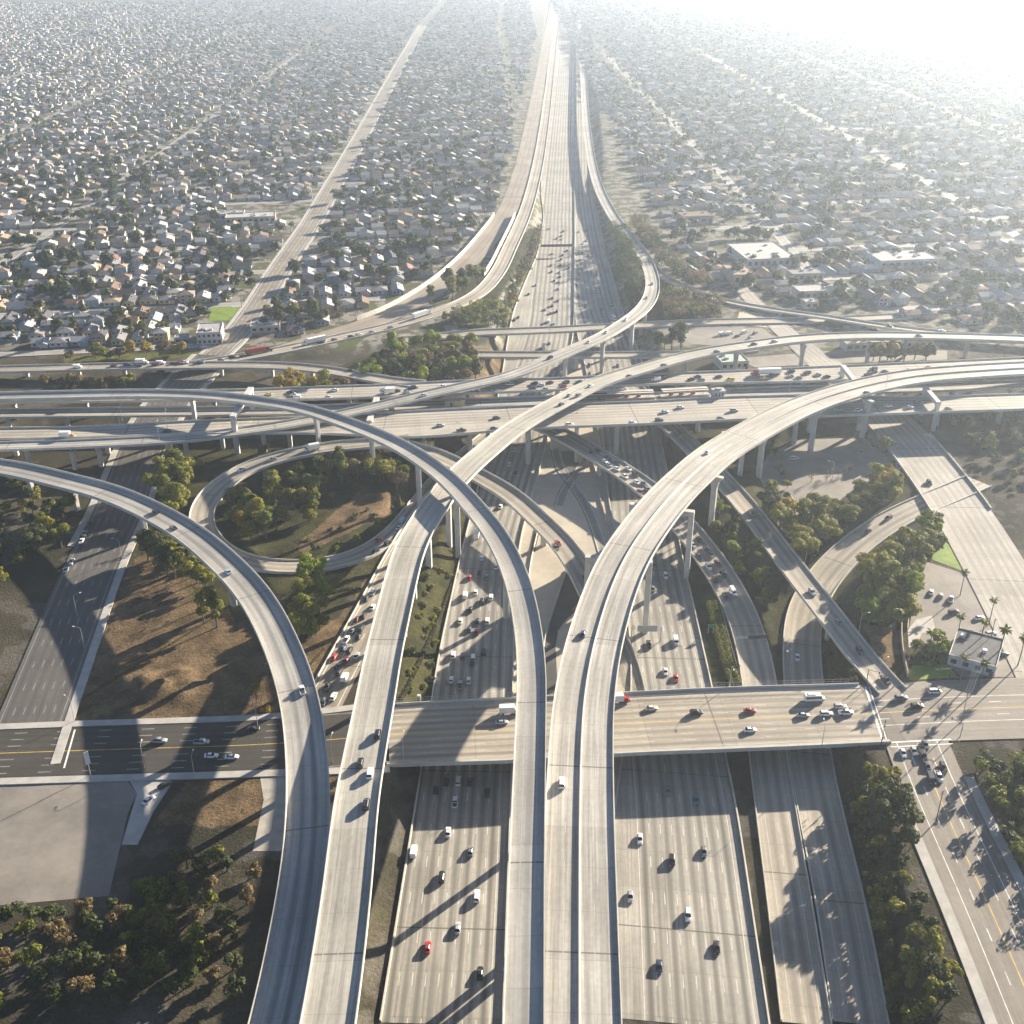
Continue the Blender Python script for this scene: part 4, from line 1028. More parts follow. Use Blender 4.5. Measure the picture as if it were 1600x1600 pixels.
def simple(kind):
    """one-mesh version for vehicles only a few pixels long"""
    if kind not in SIMPLE:
        s = SPEC[kind]; mb = MB(); loft(mb, s['body'])
        x0, x1, x2, x3, z0, z1, w0, w1 = s['cab']
        mb.hexa([(x0, -w0, z0 - .03), (x3, -w0, z0 - .03), (x3, w0, z0 - .03), (x0, w0, z0 - .03)], [(x1, -w1, z1), (x2, -w1, z1), (x2, w1, z1), (x1, w1, z1)], 1)
        mb.hexa([(x1, -w1, z1 + .001), (x2, -w1, z1 + .001), (x2, w1, z1 + .001), (x1, w1, z1 + .001)], [(x1 + .1, -w1 + .08, z1 + .06), (x2 - .1, -w1 + .08, z1 + .06), (x2 - .1, w1 - .08, z1 + .06), (x1 + .1, w1 - .08, z1 + .06)])
        wy = s['body'][2][3] - .1
        for wx in s['wx']:
            for sg in (-1, 1): mb.tube((wx, sg * (wy - .1), s['wr']), (wx, sg * (wy + .12), s['wr']), s['wr'], s['wr'], 8, mi=2)
        o = mb.build(kind, [PAINT['white'], M['glass'], M['tyre']]); SIMPLE[kind] = [o, False]
    return SIMPLE[kind]
def setmat(o, m):
    o.material_slots[0].link = 'OBJECT'; o.material_slots[0].material = m
CARS = []
ROADNAME = {'S': 'the street bridge', 'S1': 'the dark street at left', 'S3': 'the intersection at lower right', 'V': 'the side street at lower right', 'A': 'the left curved flyover', 'B': 'the pale diagonal flyover',
            'E': 'the widest flyover', 'F': 'the S-curved ramp', 'N': 'the near elevated carriageway', 'M': 'the far elevated carriageway', 'L2': 'the low connector at left', 'L1': 'the connector beside the dirt corridor',
            'J': 'the wide street at right', 'I': 'the straight narrow ramp at right', 'K': 'the sunlit curved ramp at right', 'H': 'the packed connector', 'FR': 'the lower freeway, right half', 'FL': 'the lower freeway, left half',
            'Q': 'the queue left of the pale flyover', 'L': 'the loop ramp', 'G': 'the shaded ramp', 'U': 'the wide street at left', 'R1': 'the thin hazy ramp', 'P1': 'the farther low bridge', 'lot': 'the lot under the widest flyover',
            'lot2': 'the tan lot at right', 'lot3': 'the lot at lower left', 'FR1': 'the frontage street by the houses', 'yard': 'the hazy yard'}
def place(px, py, kind, colr, key, dirn=1, rz=None):
    if key in ROADS:
        r = ROADS[key]; h = float(r.C[:, 2].mean())
        for _ in range(6):
            p = P(px, py, h + .7); i, d, o = nearest(r, p[0], p[1]); h = r.C[i, 2] + r.bank * o
        lim = r.W[i] / 2 - 1.5
        if abs(o) > lim:                                   # keep the wheels between the barriers
            q = r.C[i, :2] + r.N[i] * math.copysign(lim, o) + r.T[i] * ((p[0] - r.C[i, 0]) * r.T[i, 0] + (p[1] - r.C[i, 1]) * r.T[i, 1])
            p = np.array([q[0], q[1], h]); o = math.copysign(lim, o); h = r.C[i, 2] + r.bank * o
        a = math.atan2(r.T[i, 1] * dirn, r.T[i, 0] * dirn)
        j = min(i + 1, len(r.C) - 1); i0_ = max(i - 1, 0)
        sl = (r.C[j, 2] - r.C[i0_, 2]) / max(.1, r.s[j] - r.s[i0_]) * dirn
        roll = r.bank * dirn
        if key in ('S', 'S1', 'S3', 'U', 'V', 'J', 'AV'): h += 0.01
    else:
        p = Pg(px, py, .7); h = gz(p[0], p[1]) + .06; a = rz or 0.0; sl = 0.0; roll = 0.0
    if rz is not None: a = rz
    a += rnd.uniform(-.015, .015)
    big = kind in ('box_truck', 'semi_truck', 'shuttle_bus')
    far = py < 640 and not big and key in ('FL', 'FR', 'R1', 'P1', 'yard', 'FR1', 'L1', 'M', 'F', 'P2')
    loc = (p[0], p[1], h + 0.012); rot = (math.asin(max(-.2, min(.2, -roll))) * 1.0, -math.atan(sl), a)
    if far:
        pr = simple(kind)
        o = pr[0] if not pr[1] else link(pr[0].copy()); pr[1] = True
        setmat(o, PAINT[colr])
    else:
        pr = proto(kind)
        if not pr[1]: o = pr[0]; pr[1] = True
        else:
            o = link(pr[0].copy())
            for ch in pr[0].children:
                c = link(ch.copy()); c.parent = o
        for ch in o.children:
            if ch.name.split('.')[0] == 'body': setmat(ch, PAINT[colr])
            if ch.name.split('.')[0] in ('trailer', 'cargo_box') and kind == 'semi_truck' and colr == 'black': setmat(ch, M['cargo_red'])
            elif ch.name.split('.')[0] in ('trailer', 'cargo_box'): setmat(ch, M['cargo'])
    o.location = loc; o.rotation_euler = rot
    CARS.append((o, px, py, kind, colr, key))
    return o
D = {'w': 'white', 's': 'silver', 'g': 'grey', 'k': 'black', 'b': 'dark blue', 'r': 'red', 'd': 'dark red', 'y': 'yellow', 'l': 'light blue', 't': 'teal', 'c': 'cream', 'o': 'orange', 'n': 'brown', 'e': 'dark green'}
KD = {'S': 'sedan', 'H': 'hatchback', 'U': 'suv', 'M': 'minivan', 'P': 'pickup', 'V': 'van', 'B': 'box_truck', 'T': 'semi_truck', 'X': 'shuttle_bus'}
def cars(key, dirn, txt):
    for t in txt.split():
        x, y, c = t.split(',')
        place(float(x), float(y), KD[c[1]], D[c[0]], key, dirn if len(c) < 3 else -dirn)
cars('S', 1, '1172,1110,rS 1088,1113,kU 1018,1106,cS 1272,1092,wX 1255,1117,sS 1291,1115,wU 1313,1104,sU 1322,1113,wP 1172,1140,wS 784,1128,sS 967,1094,rB 797,1112,wB')
cars('S1', 1, '250,1157,sU 315,1159,sP 330,1180,wS 362,1182,wS 395,1138,kS')
cars('S3', 1, '1408,1090,gU 1433,1103,kU 1461,1080,wM')
cars('V', 1, '1411,1176,wS 1428,1173,sS 1443,1181,kU 1449,1197,bS 1467,1213,wP 1455,1218,kV 1474,1199,kU 1446,1163,gS')
cars('A', -1, '244,799,kU 271,824,bS 356,893,lS 472,1078,wP')
cars('B', 1, '590,1147,kU 563,1192,kU 578,1208,wU 572,1256,kM 877,631,kS 890,617,sS 904,617,gU 923,602,wS 983,587,kS 1037,570,kS 1120,549,gS 1178,537,kS 1436,524,gS 1210,533,sS')
cars('E', 1, '911,990,bS 878,1223,wU 1106,706,wS 1354,613,kS')
cars('F', 1, '1010,465,gS 1019,443,gS 978,499,wS 947,519,sS 920,534,wS 859,559,kU 661,617,wS')
cars('N', 1, '688,664,sS 721,672,kP 776,652,gS 772,669,bS 890,663,wU 988,660,wS 1039,643,wS 1030,656,kU 1126,653,gS 1147,641,sU 1063,636,wS 1341,641,wU 1388,634,wS 1434,628,kU 1421,636,sS 1482,638,gS 261,673,kS 104,683,oB 1310,640,sS')
cars('M', -1, '835,599,kU 832,606,bS 845,601,wS 852,608,sS 859,597,dS 880,603,rS 884,597,eU 905,596,eS 1025,593,wV 1036,590,kU 1080,592,kS 1090,588,bS 1095,594,gU 1123,588,kS 1141,593,yM 1193,591,yS 1205,586,bS 1236,580,kU 1235,587,sS 1248,590,gS 1261,582,dU 1278,585,sS '
     '1292,588,kS 1365,576,kU 1366,580,gS 1382,580,bS 1356,585,kU 461,617,wP 464,620,wS 454,612,kS 522,609,wS 512,620,wH 604,606,wS 606,613,wB 620,610,kS 635,613,sS 644,605,bU 691,603,wS 745,611,gS 774,610,sS 796,600,wM 419,616,yS 103,628,wS 118,627,kV 215,626,sS 702,603,wS 1318,580,sS 1420,578,gS 1450,574,kS')
place(1196, 584, 'semi_truck', 'red', 'M', -1)
cars('L2', 1, '121,573,wV 178,571,dS 199,569,bU 222,567,wB 217,571,bS 251,567,wV 243,569,dU 272,567,kS 288,566,wP 283,565,rS 314,565,tU')
cars('L1', 1, '362,557,kS 345,562,gS 380,556,kU 502,535,kU 522,530,gS 548,525,kS 581,518,sS 560,522,wS 610,511,gS')
place(405, 550, 'semi_truck', 'black', 'L1', 1); place(490, 535, 'semi_truck', 'white', 'L1', -1); place(660, 493, 'semi_truck', 'silver', 'L1', 1)
cars('J', 1, '1399,694,sS 1452,754,kU')
cars('I', 1, '1269,925,sU 1311,972,gS 1344,1017,bU 1384,1062,kP 1175,803,bS')
cars('K', 1, '1356,830,kS 1388,809,gU 1246,1027,wS')
cars('H', 1, '924,706,kS 935,705,kU 950,715,bS 945,720,wS 952,726,sS 965,723,kS 964,732,wS 982,732,wS 976,744,wP 993,741,kU 995,753,wS 1006,755,gS 1000,768,dS 1012,765,gU 1092,843,kS 1083,851,sS 1091,870,bU 1111,866,gS 1107,884,wU 1121,880,dS 1117,905,kS 1130,899,kU 1133,931,bS 1145,926,wV 1103,857,kS')
cars('FR', 1, '1021,882,kS 1040,900,wU 1020,920,gS 1014,1007,kP 1056,1002,wV 1040,1049,wS 1056,1059,rS 1043,1235,gS 1088,1249,tS 942,458,wS 955,477,kS 916,476,gS 940,482,kS 960,498,wV 942,495,sS 937,505,gS 929,427,wS 919,399,kS 910,395,gS 917,375,sS 911,380,wS 916,360,kS 904,362,gS 928,455,wU 967,484,sS 920,571,kU 914,583,gS 965,571,bS 950,640,kS 1000,640,gS')
cars('FL', -1, '745,836,kB 753,871,wU 775,885,wS 749,893,kS 760,901,gS 733,902,rS 743,925,wS 727,930,wV 767,933,wU 753,939,kU 735,952,kS 719,970,wS 746,970,kS 761,970,wU 733,983,bS 745,987,dS 708,1023,wU 723,1025,bU 739,1027,wM 756,1018,kU 705,1062,wS 732,1063,wS 719,1070,sP 738,1034,kS 716,1220,wU 734,1220,bS 697,1220,kS 711,1253,wP 681,1233,kS 761,1238,kU '
     '804,696,kS 804,702,wS 796,725,wS 792,752,gS 782,791,wS 806,737,kS 779,760,gS 804,499,kU 810,495,kS 852,483,sS 863,477,kU 872,469,gS 863,465,kS 857,502,wV 866,505,wS 860,489,bS 870,486,kU 872,451,gS 866,438,kS 873,440,sS 862,424,kS 874,425,gS 875,432,dS 876,414,kS 877,405,bU 861,414,kS 889,418,gS 863,396,sS 879,398,kS 878,373,wS 877,368,gS 880,361,kS 870,372,kS 858,357,sS 837,445,gS 826,459,kS 886,391,kS 850,543,kB 858,536,kS 891,571,wS 889,584,wV 868,575,gS')
cars('Q', -1, '583,925,wU 582,948,wS 557,967,dS 568,962,kS 564,982,kU 541,999,wP 560,994,kS 546,1016,kU 557,1024,sS 522,1026,rS 540,1031,dS 539,1058,wV 521,1088,wU 527,1041,kS 572,935,kS 550,985,gS 511,1073,kP 506,1096,gS 536,1012,bS 530,1050,kU')
cars('L', 1, '592,843,rS 629,813,lV 623,824,wS 587,861,kS 606,848,kU 377,733,wS 426,717,sS')
place(488, 701, 'box_truck', 'white', 'L', 1)
cars('G', 1, '872,848,rS 869,855,gS 914,903,kS')
cars('U', -1, '127,845,wS 132,833,sS 112,877,wS 103,890,sS 138,818,kS')
cars('R1', 1, '1390,509,kS 1472,516,wS')
place(327, 598, 'pickup', 'white', 'lot', rz=0.9)
for a in ((1241, 716, 'minivan', 'white', 'lot', .1), (1346, 706, 'sedan', 'silver', 'lot', .6), (1490, 956, 'suv', 'black', 'lot2', .3), (1470, 990, 'sedan', 'grey', 'lot2', 1.2), (232, 1250, 'sedan', 'white', 'lot3', 1.0), (257, 1226, 'sedan', 'black', 'lot3', .75)):
    place(a[0], a[1], a[2], a[3], a[4], rz=a[5])
for i, (x, y) in enumerate(((1060, 520), (1068, 527), (1128, 522), (1140, 521), (1152, 525), (1163, 519), (1172, 527), (1180, 520))):
    place(x, y, ['pickup', 'sedan', 'van', 'van', 'sedan', 'van', 'sedan', 'suv'][i], ['white', 'grey', 'white', 'white', 'dark blue', 'white', 'silver', 'black'][i], 'yard', rz=.2 + .1 * i)
for i, (x, y) in enumerate(((205, 549), (232, 547), (252, 547), (262, 545), (300, 543), (318, 541), (180, 552))):
    place(x, y, ['sedan', 'pickup', 'sedan', 'suv', 'sedan', 'sedan', 'suv'][i], ['white', 'grey', 'black', 'white', 'silver', 'white', 'dark blue'][i], 'FR1', rz=.15)
cars('FL', -1, '700,1300,wS 735,1330,gS 690,1370,kU 745,1400,wU 715,1450,sS 668,1480,rS 750,1520,kS 640,1330,wV')
cars('FR', 1, '1000,1310,wS 1050,1345,kU 1100,1330,gS 985,1400,sS 1075,1430,wU 1120,1480,kS 1030,1510,bS')
for a in ((1530, 965, 'sedan', 'white', .3), (1548, 990, 'suv', 'silver', .3), (1568, 1022, 'sedan', 'dark blue', .35), (1455, 925, 'sedan', 'white', 1.2), (1470, 930, 'hatchback', 'silver', 1.2), (1486, 936, 'pickup', 'white', 1.2)):
    place(a[0], a[1], a[2], a[3], 'lot2', rz=a[4])
# labels: kind and colour and road, then the place in the row of its look-alikes
KN = {'sedan': 'sedan', 'hatchback': 'hatchback', 'suv': 'suv', 'minivan': 'minivan', 'pickup': 'pickup truck', 'van': 'van', 'box_truck': 'box truck', 'semi_truck': 'semi truck', 'shuttle_bus': 'shuttle bus'}
def car_labels():
    by = {}
    for c in CARS: by.setdefault((c[3], c[4], c[5]), []).append(c)
    GR = {'FL': 'cars on the left half of the lower freeway', 'FR': 'cars on the right half of the lower freeway', 'M': 'cars on the far elevated carriageway', 'N': 'cars on the near elevated carriageway', 'Q': 'cars queueing left of the pale flyover', 'H': 'cars packed on the connector'}
    for (kd, cl, key), L in by.items():
        vert = key in ('FL', 'FR', 'Q', 'B', 'A', 'E', 'V', 'U', 'J', 'K', 'F', 'G')
        L.sort(key=(lambda c: -c[2]) if vert else (lambda c: c[1]))
        for n, c in enumerate(L):
            o = c[0]
            pos = ''
            if len(L) > 1:
                w = '' if n == 0 else ordw(n + 1) + ' '
                pos = (', %snearest of its kind' % w) if vert else (', %s of its kind from the left' % ordw(n + 1))
            nm = KN[kd]
            if kd == 'semi_truck': nm = {'red': 'semi truck with red cab and white trailer', 'black': 'semi truck with red trailer', 'white': 'semi truck with white trailer', 'silver': 'semi truck'}[cl]
            cc = '' if (kd == 'semi_truck' and cl != 'silver') else cl + ' '
            tag(o, '%s%s on %s%s' % (cc, nm, ROADNAME[key], pos), {'semi_truck': 'truck', 'box_truck': 'truck', 'shuttle_bus': 'bus', 'pickup': 'pickup truck', 'van': 'van', 'minivan': 'van'}.get(kd, 'car'), GR.get(key, 'vehicles on the roads'))
            o.name = {'sedan': 'car', 'hatchback': 'car', 'suv': 'suv', 'minivan': 'minivan', 'pickup': 'pickup_truck', 'van': 'van', 'box_truck': 'box_truck', 'semi_truck': 'semi_truck', 'shuttle_bus': 'shuttle_bus'}[kd]
car_labels()
# ---------------------------------------------------------------- trees, shrubs, hedges
TR = random.Random(5)
def leaf_cluster(mb, c, r, n, size, squash=0.8, up=0.25):
    """leaf sprays over the outside of a rounded bough"""
    for _ in range(n):
        u = TR.uniform(-0.55, 1); t = TR.uniform(0, 6.283)
        q = math.sqrt(max(0, 1 - u * u)); d = Vector((q * math.cos(t), q * math.sin(t), u))
        rr = r * TR.uniform(0.72, 1.04)
        p = Vector(c) + Vector((d.x * rr, d.y * rr, d.z * rr * squash))
        nrm_ = (d + Vector((TR.uniform(-.7, .7), TR.uniform(-.7, .7), TR.uniform(-.5, .7) + up))).normalized()
        a = nrm_.orthogonal().normalized(); a.rotate(Matrix.Rotation(TR.uniform(0, 6.28), 3, nrm_)); b_ = nrm_.cross(a)
        s = size * TR.uniform(.6, 1.3)
        mb.add([p - a * s, p - b_ * s * .55 - a * .1 * s, p + a * s, p + b_ * s * .55 + a * .1 * s], [(0, 1, 2, 3)])
def trunk_mesh(h, r, limbs):
    mb = MB()
    pts = [Vector((0, 0, -.5)), Vector((TR.uniform(-.2, .2), TR.uniform(-.2, .2), h * .5)), Vector((TR.uniform(-.4, .4), TR.uniform(-.4, .4), h))]
    mb.tube(pts[0], pts[1], r, r * .75, 7, caps=False); mb.tube(pts[1], pts[2], r * .75, r * .45, 7)
    for l in limbs:
        st = pts[1].lerp(pts[2], TR.uniform(.1, .9)); mid = st.lerp(Vector(l), .5) + Vector((0, 0, -.3))
        mb.tube(st, mid, r * .4, r * .28, 5, caps=False); mb.tube(mid, l, r * .28, r * .1, 5)
    return mb
def tree_proto(kind, k):
    if kind == 'broad':       # wide many-headed crown
        H = 8.5; lob = [(TR.uniform(-3.2, 3.2), TR.uniform(-3.2, 3.2), TR.uniform(4.6, 7.6), TR.uniform(1.3, 2.2)) for _ in range(11)]; n, sz, th, tr_ = 150, .42, 4.2, .32
    elif kind == 'round':
        H = 7; lob = [(TR.uniform(-1.8, 1.8), TR.uniform(-1.8, 1.8), TR.uniform(2.6, 5.8), TR.uniform(1.2, 1.9)) for _ in range(9)]; n, sz, th, tr_ = 150, .40, 2.8, .25
    elif kind == 'tall':
        H = 13; lob = []
        for i in range(13):
            z = TR.uniform(4.5, 12.2); w = 2.6 * (1 - abs(z - 8) / 7); a = TR.uniform(0, 6.28)
            lob.append((w * math.cos(a) * TR.uniform(.3, 1), w * math.sin(a) * TR.uniform(.3, 1), z, TR.uniform(1.0, 1.8)))
        n, sz, th, tr_ = 125, .42, 9.0, .34
    elif kind == 'shrub':
        H = 2.4; lob = [(TR.uniform(-1.2, 1.2), TR.uniform(-1.2, 1.2), TR.uniform(.5, 1.4), TR.uniform(.7, 1.1)) for _ in range(5)]; n, sz, th, tr_ = 90, .34, .8, .1
    elif kind == 'bare':
        H = 7; lob = [(TR.uniform(-1.8, 1.8), TR.uniform(-1.8, 1.8), TR.uniform(3, 6.5), TR.uniform(.7, 1.3)) for _ in range(9)]; n, sz, th, tr_ = 22, .3, 4.5, .22
    cr = MB()
    for x, y, z, r in lob: leaf_cluster(cr, (x, y, z), r, int(n * (r / 1.5) ** 1.3), sz, .75 if kind != 'tall' else .9)
    tk = trunk_mesh(th, tr_, [(x * .85, y * .85, z - .2) for x, y, z, r in lob])
    return cr, tk
def palm_proto():
    H = 13.0
    cr = MB()
    for i in range(26):
        a = i * 2.399 + TR.uniform(-.1, .1); el = TR.uniform(-.75, 1.1); L = TR.uniform(2.0, 2.6)
        p = Vector((0, 0, H)); d = Vector((math.cos(a) * math.cos(el), math.sin(a) * math.cos(el), math.sin(el)))
        side = Vector((-math.sin(a), math.cos(a), 0)); prev = None
        for s in range(5):
            w = (.1, .42, .5, .36, .05)[s]
            cur = (p - side * w + Vector((0, 0, -.12 * (s > 0))), p + Vector((0, 0, .06)), p + side * w + Vector((0, 0, -.12 * (s > 0))))
            if prev: cr.add(list(prev) + list(cur), [(0, 1, 4, 3), (1, 2, 5, 4)])
            prev = cur; p = p + d * (L / 4); d = (d + Vector((0, 0, -.32))).normalized()
    tk = MB(); tk.tube((0, 0, -.5), (.15, .1, H * .5), .26, .2, 8, caps=False); tk.tube((.15, .1, H * .5), (0, 0, H + .1), .2, .17, 8)
    return cr, tk
TPROTO = {}
for kd, cnt in (('broad', 3), ('round', 3), ('tall', 3), ('shrub', 2), ('bare', 1), ('palm', 1)):
    TPROTO[kd] = []
    for k in range(cnt):
        cr, tk = palm_proto() if kd == 'palm' else tree_proto(kd, k)
        a = cr.build('crown', [M['leaf_olive']]); b_ = tk.build('trunk' if kd != 'shrub' else 'stems', [M['bark']])
        TPROTO[kd].append((a.data, b_.data)); bpy.data.objects.remove(a); bpy.data.objects.remove(b_)
TREES = []
NTREE = {'broad': 'tree', 'round': 'tree', 'tall': 'tree', 'shrub': 'shrub', 'bare': 'tree', 'palm': 'palm_tree'}
def add_tree(x, y, kind, leaf, scale, grove, z=None):
    z = gz(x, y) - .05 if z is None else z
    root = thing(NTREE[kind], 'x', {'shrub': 'shrub', 'palm': 'palm'}.get(kind, 'tree'), (x, y, z), TR.uniform(0, 6.28))
    s = scale * TR.uniform(.85, 1.15); root.scale = (s * TR.uniform(.9, 1.12), s * TR.uniform(.9, 1.12), s)
    a, b_ = TR.choice(TPROTO[kind])
    c = link(bpy.data.objects.new('crown', a)); t = link(bpy.data.objects.new('trunk' if kind != 'shrub' else 'stems', b_))
    for o in (c, t): o.parent = root
    c.material_slots[0].link = 'OBJECT'; c.material_slots[0].material = M['leaf_' + leaf]
    TREES.append((root, kind, leaf, grove))
    return root
def clear_of_roads(x, y, h, pad):
    for k in ALLW:
        r = ROADS[k]; i, d, o = nearest(r, x, y)
        if d < r.W[i] / 2 + pad and r.C[i, 2] < h + 1.5 + gz(x, y): return False
    return True
FARMASS = {}
def grove(phrase, poly, n, mixk, mixl, scale=1.0, mind=4.0, z=0.0, pad=2.0, mass=False):
    if 'shrub' not in mixk and not mass: scale *= 1.34
    W_ = [P(a, b_, z) for a, b_ in poly]
    lo = np.min(W_, 0); hi = np.max(W_, 0); got = []; tries = 0
    while len(got) < n and tries < n * 60:
        tries += 1
        x, y = TR.uniform(lo[0], hi[0]), TR.uniform(lo[1], hi[1])
        if not pip(W_, np.array([x]), np.array([y]))[0]: continue
        if any(math.hypot(x - a, y - b_) < mind for a, b_ in got): continue
        kd = TR.choice(mixk); hh = {'broad': 8.5, 'round': 7, 'tall': 13, 'shrub': 2.5, 'bare': 7, 'palm': 15}[kd] * scale
        if not clear_of_roads(x, y, hh, pad + (0 if kd == 'shrub' else 1.2)): continue
        got.append((x, y))
        if mass:
            mm = FARMASS.setdefault(TR.choice(mixl), MB()); zz = gz(x, y); sc = scale * TR.uniform(.8, 1.25) * (1.25 if kd == 'tall' else 1)
            for _ in range(7): leaf_cluster(mm, (x + TR.uniform(-2.4, 2.4) * sc, y + TR.uniform(-2.4, 2.4) * sc, zz + TR.uniform(2.2, 7.0) * sc), TR.uniform(1.3, 2.2) * sc, 60, .55, .8)
            mm.tube((x, y, zz - .3), (x, y, zz + 5 * sc), .3, .15, 5, caps=False)
            continue
        add_tree(x, y, kd, TR.choice(mixl), scale, phrase)
OLI = ['olive', 'olive', 'green', 'dark', 'gold']
grove('the loop grove', [(350, 800), (372, 772), (430, 742), (520, 728), (540, 745), (525, 790), (470, 828), (420, 850), (370, 845)], 30, ['round', 'broad', 'round', 'tall'], ['olive', 'olive', 'olive', 'green', 'green', 'dark', 'gold'], .95)
grove('the rear of the loop', [(530, 735), (600, 715), (645, 708), (640, 745), (610, 770), (560, 765)], 12, ['round', 'broad'], ['olive', 'olive', 'dry', 'green'], .95)
grove('the lower loop interior', [(470, 845), (560, 800), (625, 770), (600, 815), (540, 850), (480, 868)], 16, ['shrub', 'shrub', 'round'], ['dark', 'green', 'olive'], .8, 3.2)
grove('the strip left of the loop', [(248, 765), (284, 742), (302, 752), (288, 790), (280, 815), (252, 800)], 15, ['tall', 'broad', 'tall'], ['green', 'olive', 'olive'], 1.0, 3.8)
grove('the row under the left flyover', [(225, 848), (255, 850), (300, 890), (345, 950), (352, 985), (325, 985), (285, 915), (232, 885)], 20, ['broad', 'tall', 'tall', 'bare'], ['olive', 'green', 'olive', 'dark'], .95, 4.0)
grove('the clump beside the car queue', [(455, 915), (500, 903), (520, 930), (505, 985), (490, 1008), (466, 1008), (452, 960)], 13, ['broad', 'round', 'round'], ['green', 'olive', 'olive', 'lime'], .95, 4.2)
grove('the ivy slope', [(662, 905), (700, 860), (714, 872), (690, 980), (672, 1080), (630, 1092), (640, 1000)], 20, ['shrub'], ['green', 'olive', 'dark', 'green', 'lime'], 1.0, 3.6, -2)
grove('the wedge under the widest flyover', [(1114, 795), (1150, 795), (1185, 862), (1215, 925), (1185, 935), (1140, 868), (1120, 850)], 24, ['round', 'round', 'shrub', 'tall'], ['olive', 'dark', 'green', 'lime', 'olive'], .85, 3.4)
grove('the belt above the curved ramp', [(1190, 785), (1235, 800), (1300, 800), (1345, 772), (1395, 738), (1410, 755), (1405, 778), (1360, 808), (1310, 845), (1262, 880), (1225, 858)], 42, ['broad', 'broad', 'round', 'tall'], ['olive', 'olive', 'olive', 'green', 'green', 'olive', 'dark', 'gold'], .95, 4.4)
grove('the wood beside the tan lot', [(1345, 950), (1352, 915), (1400, 870), (1440, 832), (1470, 832), (1452, 870), (1425, 905), (1412, 985), (1350, 990)], 34, ['broad', 'broad', 'round', 'tall'], ['olive', 'olive', 'olive', 'green', 'green', 'lime'], 1.0, 4.2)
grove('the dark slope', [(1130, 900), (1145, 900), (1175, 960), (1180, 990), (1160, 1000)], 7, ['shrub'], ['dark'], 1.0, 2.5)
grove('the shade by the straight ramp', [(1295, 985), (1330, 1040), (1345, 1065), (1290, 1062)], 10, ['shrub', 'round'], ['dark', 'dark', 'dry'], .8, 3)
grove('the yellowish row by the far carriageway', [(438, 613), (535, 613), (605, 619), (605, 629), (438, 631)], 17, ['broad', 'round', 'tall'], ['olive', 'lime', 'gold', 'dry', 'olive'], 1.05, 5)
grove('the big wood', [(545, 603), (600, 568), (640, 546), (715, 548), (748, 572), (746, 602), (640, 618), (590, 616)], 50, ['broad', 'broad', 'round', 'tall'], ['olive', 'green', 'olive', 'lime', 'dry', 'dark'], 1.1, 5.6)
grove('the bank above the farther low bridge', [(690, 503), (760, 484), (800, 470), (800, 498), (740, 515)], 30, ['broad', 'round'], ['dark', 'green', 'olive'], 1.15, 5.5, mass=True)
grove('the dirt corridor edge', [(640, 488), (700, 460), (745, 440), (752, 448), (705, 470), (650, 494)], 9, ['broad', 'tall'], ['dark', 'green'], 1.1, 5)
grove('the left bank of the far freeway', [(795, 462), (832, 385), (842, 350), (849, 352), (836, 400), (808, 474)], 44, ['broad', 'round', 'shrub'], ['dark', 'olive', 'dry', 'green'], 1.05, 5, mass=True)
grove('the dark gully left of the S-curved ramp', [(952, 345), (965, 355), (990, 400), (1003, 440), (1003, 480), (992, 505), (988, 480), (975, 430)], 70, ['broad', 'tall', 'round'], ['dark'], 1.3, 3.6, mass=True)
grove('the bushes right of the S-curved ramp', [(1038, 462), (1100, 472), (1130, 488), (1120, 500), (1036, 502)], 46, ['broad', 'round'], ['dark', 'dry', 'dry', 'olive'], 1.15, 5, mass=True)
grove('the hazy trees behind the thin ramp', [(985, 345), (1010, 360), (1060, 420), (1110, 445), (1100, 458), (1045, 435), (1010, 395)], 60, ['broad', 'tall'], ['dark', 'dry'], 1.25, 4.5, mass=True)
grove('the low bridge clump', [(1022, 548), (1068, 542), (1078, 552), (1030, 558)], 6, ['tall', 'broad'], ['green', 'dark'], 1.1, 4.5)
grove('the hazy row at right', [(1360, 562), (1460, 556), (1475, 562), (1365, 570)], 9, ['broad', 'round'], ['dark', 'dark', 'gold'], 1.1, 5)
grove('the grassy left bank', [(60, 592), (212, 590), (218, 604), (60, 608)], 26, ['shrub', 'shrub', 'round'], ['green', 'olive', 'dry', 'dry'], 1.0, 3.4)
grove('the frontage strip', [(60, 562), (330, 549), (335, 556), (60, 570)], 9, ['round'], ['gold', 'olive', 'dry'], 1.0, 5)
grove('the carriageway gap', [(556, 650), (600, 648), (604, 654), (556, 656)], 4, ['tall'], ['dark'], 1.3, 3.0)
grove('the bank at lower right', [(1368, 1215), (1400, 1210), (1425, 1262), (1440, 1320), (1400, 1330)], 9, ['broad', 'round'], ['olive', 'dry', 'dark'], 1.0, 4.5)
grove('the garden at right', [(1428, 1018), (1470, 1000), (1478, 1030), (1440, 1045)], 13, ['round', 'shrub', 'shrub'], ['lime', 'lime', 'green'], .9, 2.6)
grove('the shade below the freeway at left', [(375, 715), (430, 700), (440, 706), (390, 724)], 7, ['round', 'shrub'], ['olive', 'green'], .85, 3.2)
grove('the ground below the freeway at right', [(1370, 678), (1388, 672), (1398, 700), (1380, 706)], 5, ['round', 'broad'], ['olive', 'green', 'lime'], .95, 3.5)
grove('the ground left of the street', [(60, 850), (100, 800), (112, 830), (96, 862), (62, 880)], 6, ['broad'], ['olive', 'dark'], 1.0, 5)
grove('the dirt lot edge', [(395, 1060), (430, 1050), (434, 1110), (405, 1118)], 7, ['bare', 'shrub'], ['dry', 'gold'], .9, 3.0)
